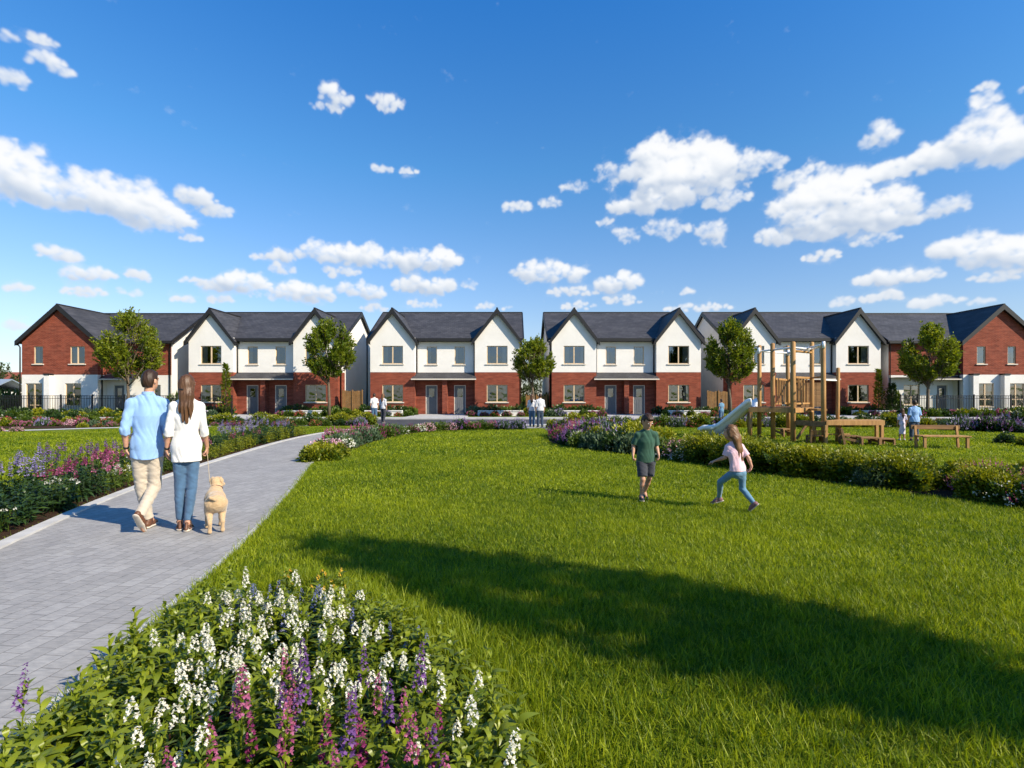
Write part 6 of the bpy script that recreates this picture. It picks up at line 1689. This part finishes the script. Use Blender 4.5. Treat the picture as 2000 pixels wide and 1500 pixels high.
# lead from the woman's right hand to the collar
a = Matrix.Translation(woman.location) @ Matrix.Rotation(R(28), 4, 'Z') @ Matrix.Diagonal((.87, .93, .985, 1)) @ Vector((.236, .105, .862)); c = Matrix.Translation(dog.location) @ Matrix.Rotation(DRZ, 4, 'Z') @ Matrix.Diagonal((.92, .80, .94, 1)) @ Vector((dcol[0] - .06, dcol[1] - .02, dcol[2] + .02))
pts = [a.lerp(c, t) - Vector((0, 0, .07 * math.sin(math.pi * t) * (1 - .4 * t))) for t in np.linspace(0, 1, 14)]
b = MB(); b.tube([a + Vector((.01, 0, .04)), a + Vector((-.02, .01, .01))] + pts, .0032, 6); lead = b.build('dog_lead', plain('tan lead webbing', (0.45, 0.36, 0.24), 0.7, 0.3), None, True)
tag(lead, 'thin tan dog lead running from the woman\'s hand to the puppy', 'dog lead')
# ------------------------------------------------------------------ playground
m, nt = newmat('larch timber'); co = objco(nt)
gr = noise(nt, scaled(nt, co, (14, 14, 1.3)), 1.0, 6, 0.65); n = noise(nt, co, 1.5, 3)
col = ramp(nt, gr, [(0.3, (0.26, 0.13, 0.045)), (0.6, (0.44, 0.245, 0.085)), (0.8, (0.54, 0.33, 0.13))])
col = mixc(nt, ramp(nt, n, [(0.4, (0, 0, 0)), (0.7, (.6, .6, .6))]), col, mixc(nt, 1.0, col, (.72, .68, .62), 'MULTIPLY'))
finish(nt, col, 0.65, 0.3, gr, 0.3, 0.01)
M_TIMB = m
m, nt = newmat('weathered brown timber'); co = objco(nt)
gr = noise(nt, scaled(nt, co, (1.3, 14, 14)), 1.0, 6, 0.65)
finish(nt, ramp(nt, gr, [(0.3, (0.13, 0.070, 0.030)), (0.6, (0.24, 0.135, 0.058)), (0.8, (0.32, 0.19, 0.09))]), 0.75, 0.25, gr, 0.3, 0.01)
M_TIMD = m
M_WHITEM = plain('white painted steel', (0.74, 0.75, 0.77), 0.35, 0.5, 0.06, 5)
M_SLIDE = plain('pale blue grey slide shell', (0.82, 0.82, 0.82), 0.4, 0.5, 0.05, 2)
M_ROPE = plain('dark rope', (0.05, 0.045, 0.04), 0.9, 0.1, 0.3, 30)

tw = empty('climbing_tower', (10.0, 18.9, 0)); T0 = V3(10.0, 18.9, 0)
def at(px, d, z=0.0): return V3((px - 1000) / F * d, d, z) - T0
PO = [(1483, 19.7, 674, .075), (1510, 19.2, 670, .082), (1540, 20.6, 675, .075), (1549, 18.2, 667, .085), (1585, 18.9, 668, .075), (1609, 17.45, 671, .078), (1635, 17.9, 718, .062)]
pos = []
for (px, d, yt, r_) in PO:
    z = zpx(yt, d); p = at(px, d); pos.append((p, z)); b = MB()
    lean = V3(RR.normal(0, .015), RR.normal(0, .015), 0)
    b.tube([p, p + lean + V3(0, 0, z * .5), p + lean * 1.5 + V3(0, 0, z - .03), p + lean * 1.5 + V3(0, 0, z)], [r_, r_ * .96, r_ * .93, r_ * .6], 12)
    b.build('post', M_TIMB, tw, True)
for px, d in ((1463, 19.9), (1466, 18.9)):
    p = at(px, d); b = MB(); b.tube([p, p + V3(0, 0, 1.12)], .06, 10); b.build('post', M_TIMB, tw, True)
# white head rails
ring = [pos[0], pos[1], pos[3], pos[4], pos[5]]
def rail(a, c, z, r_, mt, name): b = MB(); b.tube([a + V3(0, 0, z), c + V3(0, 0, z)], r_, 8); b.build(name, mt, tw, True)
ZT = 3.22
for i, j in ((0, 1), (1, 3), (3, 4), (4, 5), (0, 2), (2, 4), (2, 5)): rail(pos[i][0], pos[j][0], ZT + (.03 if (i, j) == (2, 5) else 0), .032, M_WHITEM, 'head_rail')
for i in (2, 5, 0):
    b = MB(); b.tube([pos[i][0] + V3(-.05, -.07, ZT - .1), pos[i][0] + V3(-.05, -.07, ZT + .12)], .05, 8); b.build('bracket', M_WHITEM, tw, True)
rail(pos[3][0], pos[4][0], ZT - .12, .04, M_TIMB, 'cross_rail')
# decks
b = MB(); q = [at(1466, 19.9), at(1544, 20.4), at(1588, 18.9), at(1551, 18.2), at(1466, 18.9)]
b.slab([(p[0], p[1], 1.17) for p in q], .05); b.build('deck', M_TIMD, tw)
for a, c in ((at(1462, 18.85), pos[3][0]), (pos[3][0] + V3(.02, -.07, 0), at(1588, 18.75)), (at(1462, 19.95), pos[2][0])):
    b = MB(); b.beam(a + V3(0, 0, 1.07), c + V3(0, 0, 1.07), .05, .16); b.build('deck_beam', M_TIMB, tw, bevel=.006)
b = MB(); b.beam(at(1588, 18.6, 1.10), at(1606, 17.6, 1.10), .3, .07); b.build('step_board', M_TIMB, tw, bevel=.006)
# guard panels with slats
def guard(a, c, z0, z1, n):
    b = MB(); b.beam(a + V3(0, 0, z1), c + V3(0, 0, z1), .045, .07); b.beam(a + V3(0, 0, z0), c + V3(0, 0, z0), .045, .06)
    for i in range(1, n): p = a + (c - a) * i / n; b.beam(p + V3(0, 0, z0 + .03), p + V3(0, 0, z1 - .035), .03, .045)
    b.build('guard_panel', M_TIMB, tw, bevel=.004)
guard(pos[1][0] + V3(.08, 0, 0), pos[2][0] - V3(.07, 0, 0), 1.28, 2.18, 7); guard(pos[3][0] + V3(.09, 0, 0), pos[4][0] - V3(.07, 0, 0), 1.3, 2.2, 5)
guard(pos[2][0] + V3(.07, 0, 0), pos[4][0] + V3(.0, .07, 0), 1.28, 2.2, 6)
rail(pos[5][0], pos[6][0], 2.08, .024, M_WHITEM, 'hand_rail'); rail(pos[4][0], pos[5][0], 2.2, .032, M_TIMB, 'cross_rail')
# inner playhouse panel
b = MB(); c0 = at(1555, 19.6)
for i in range(5): b.box(c0[0] - .02 + i * .19, c0[0] + .15 + i * .19, c0[1], c0[1] + .03, 1.17, 2.05)
b.build('house_panel', M_TIMD, tw)
# rope net between the two left posts
b = MB()
for t in (0, .5, 1.0):
    a, c = pos[0][0] + V3(.05, 0, 2.12 - .1 * t), pos[1][0] + V3(-.05, 0, 2.02 - .1 * t); b.tube([a, (a + c) / 2 - V3(0, 0, .07), c], .014, 5)
b.build('rope', M_ROPE, tw, True)
# slide: curved trough with raised sides
prof = [(-.30, .22), (-.27, .24), (-.235, .20), (-.20, .03), (0, 0), (.20, .03), (.235, .20), (.27, .24), (.30, .22)]
P0, P1 = at(1474, 19.4), at(1374, 20.6); dirx = norm((P1 - P0) * V3(1, 1, 0)); sd_ = V3(-dirx[1], dirx[0], 0); LL = np.linalg.norm((P1 - P0)[:2])
path = []
for t in np.linspace(0, 1, 26):
    z = float(np.interp(t, [0, .06, .10, .60, .66, .72, 1], [1.17, 1.16, 1.11, .30, .21, .17, .15])); path.append(P0 + dirx * LL * t + V3(0, 0, max(z, .16)))
sv, sf = [], []; n = len(prof)
for i, p in enumerate(path):
    grow = 1.0 if i < 23 else 1.0 - .12 * (i - 22)
    for (o, u) in prof: sv.append(p + sd_ * o * (2.1 if i > 17 else 1.65) + V3(0, 0, u * grow * 1.3))
    for (o, u) in prof[::-1]: sv.append(p + sd_ * o * (2.1 if i > 17 else 1.65) * .95 + V3(0, 0, u * grow * .9 - .07))
M2 = 2 * n
for i in range(len(path) - 1):
    for j in range(M2): sf.append((i * M2 + j, i * M2 + (j + 1) % M2, (i + 1) * M2 + (j + 1) % M2, (i + 1) * M2 + j))
e0 = [tuple(range(M2 - 1, -1, -1))]; e1 = [tuple(range((len(path) - 1) * M2, len(path) * M2))]
sl = mesh_np('slide', np.array(sv), [np.array(sf), np.array(e0), np.array(e1)], M_SLIDE, tw, True)
b = MB(); pe = path[-3]; b.box(pe[0] - .12, pe[0] + .75, pe[1] - .22, pe[1] + .22, 0, .14); b.build('slide_foot', M_SLIDE, tw, bevel=.04)
tag(tw, 'tall wooden climbing tower with pale blue slide and white head rails', 'climbing frame')

# low beam table beside the tower
tb = empty('timber_table', (11.2, 17.3, 0)); o2 = V3(11.2, 17.3, 0)
def at2(px, d, z=0.0): return V3((px - 1000) / F * d, d, z) - o2
def tbeam(a, c, w, h_, name, mt=M_TIMB, par=tb): b = MB(); b.beam(a, c, w, h_, 0); b.build(name, mt, par, bevel=.006)
tbeam(at2(1613, 17.2, .69), at2(1727, 17.2, .69), .07, .15, 'beam'); tbeam(at2(1556, 18.1, .66), at2(1612, 17.25, .64), .07, .17, 'beam', M_TIMD); tbeam(at2(1640, 17.9, .69), at2(1722, 17.9, .69), .07, .12, 'beam', M_TIMD)
b = MB(); q = [at2(1614, 17.24, .775), at2(1726, 17.24, .775), at2(1718, 17.9, .775), at2(1640, 17.9, .775)]; b.slab([tuple(p) for p in q], .03); b.build('table_top', M_TIMB, tb)
for px, d in ((1613, 17.2), (1722, 17.2), (1712, 17.85), (1640, 17.85), (1590, 17.6)): tbeam(at2(px, d, 0), at2(px, d, .62), .09, .09, 'leg')
tbeam(at2(1575, 17.9, .60), at2(1556, 17.9, .12), .06, .07, 'brace', M_TIMD); tbeam(at2(1615, 17.3, .32), at2(1660, 17.3, .32), .05, .04, 'rail')
tag(tb, 'long low timber beam table joined to the right side of the climbing tower', 'table')


def chair(px, d, w, seat, back, rz, label, name='timber_chair'):
    o = empty(name, ((px - 1000) / F * d, d, 0), rz)
    b = MB()
    for i in range(3): b.box(-w / 2, w / 2, -.22 + i * .15, -.09 + i * .15, seat - .04, seat)
    b.build('seat', M_TIMD, o, bevel=.006)
    for sx in (-1, 1):
        b = MB(); x = sx * (w / 2 - .035); b.hexa([(x - .025, .2, 0), (x + .025, .2, 0), (x + .025, .27, 0), (x - .025, .27, 0), (x - .025, .3, back), (x + .025, .3, back), (x + .025, .37, back), (x - .025, .37, back)]); b.build('leg', M_TIMD, o, bevel=.005)
        b = MB(); b.box(x - .03, x + .03, -.24, -.17, 0, seat - .04); b.build('leg', M_TIMD, o, bevel=.005)
        b = MB(); b.beam((x, -.2, .12), (x, .24, seat - .08), .035, .08); b.build('side_brace', M_TIMD, o)
    if back > seat + .1:
        b = MB()
        for i in range(4): a = -w / 2 + .05 + i * (w - .1) / 4; b.hexa([(a, .235, seat + .02), (a + (w - .16) / 4, .235, seat + .02), (a + (w - .16) / 4, .262, seat + .02), (a, .262, seat + .02), (a, .29, back - .02 * abs(i - 1.5)), (a + (w - .16) / 4, .29, back - .02 * abs(i - 1.5)), (a + (w - .16) / 4, .317, back - .02 * abs(i - 1.5)), (a, .317, back - .02 * abs(i - 1.5))])
        b.build('backrest', M_TIMD, o)
    return tag(o, label, 'chair' if back > seat + .1 else 'stool', 'small timber seats in the playground')


chair(1592, 17.55, .46, .27, .46, R(165), 'small dark timber chair under the beam beside the tower')
chair(1662, 17.0, .50, .30, .54, R(75), 'low timber chair with sloping back beneath the long beam table')
chair(1692, 16.9, .62, .26, .26, 0, 'low timber stool in front of the long beam table')
chair(1724, 17.0, .50, .22, .22, 0, 'small timber stool at the right end of the long beam table')
chair(1530, 20.4, .50, .32, .32, R(20), 'timber stool on the grass beneath the tower deck')

# park bench
o = empty('park_bench', (12.72, 15.75, 0), R(-6)); 
for i in range(3): b = MB(); b.box(-.66, .66, -.22 + i * .15, -.09 + i * .15, .355, .395); b.build('seat_slat', M_TIMB, o, bevel=.006)
b = MB(); b.beam((-.68, .30, .62), (.68, .30, .62), .035, .13); b.build('backrest', M_TIMD, o, bevel=.006)
for sx in (-1, 1):
    b = MB(); b.box(sx * .58 - .035, sx * .58 + .035, -.2, -.13, 0, .355); b.build('leg', M_TIMB, o, bevel=.005)
    b = MB(); b.hexa([(sx * .58 - .03, .18, 0), (sx * .58 + .03, .18, 0), (sx * .58 + .03, .25, 0), (sx * .58 - .03, .25, 0), (sx * .58 - .03, .255, .66), (sx * .58 + .03, .255, .66), (sx * .58 + .03, .285, .66), (sx * .58 - .03, .285, .66)]); b.build('leg', M_TIMB, o, bevel=.004)
tag(o, 'wooden park bench with thin back rail on the playground lawn', 'bench')
# pale kerb stones at the end of the flower row
for x0, x1, y in ((-1.05, .32, 25.35), (-.55, -.1, 27.6)):
    b = MB(); b.box(x0, x1, y - .12, y + .12, 0, .07); tag(b.build('kerb_stone', M_KERB), kind='structure')
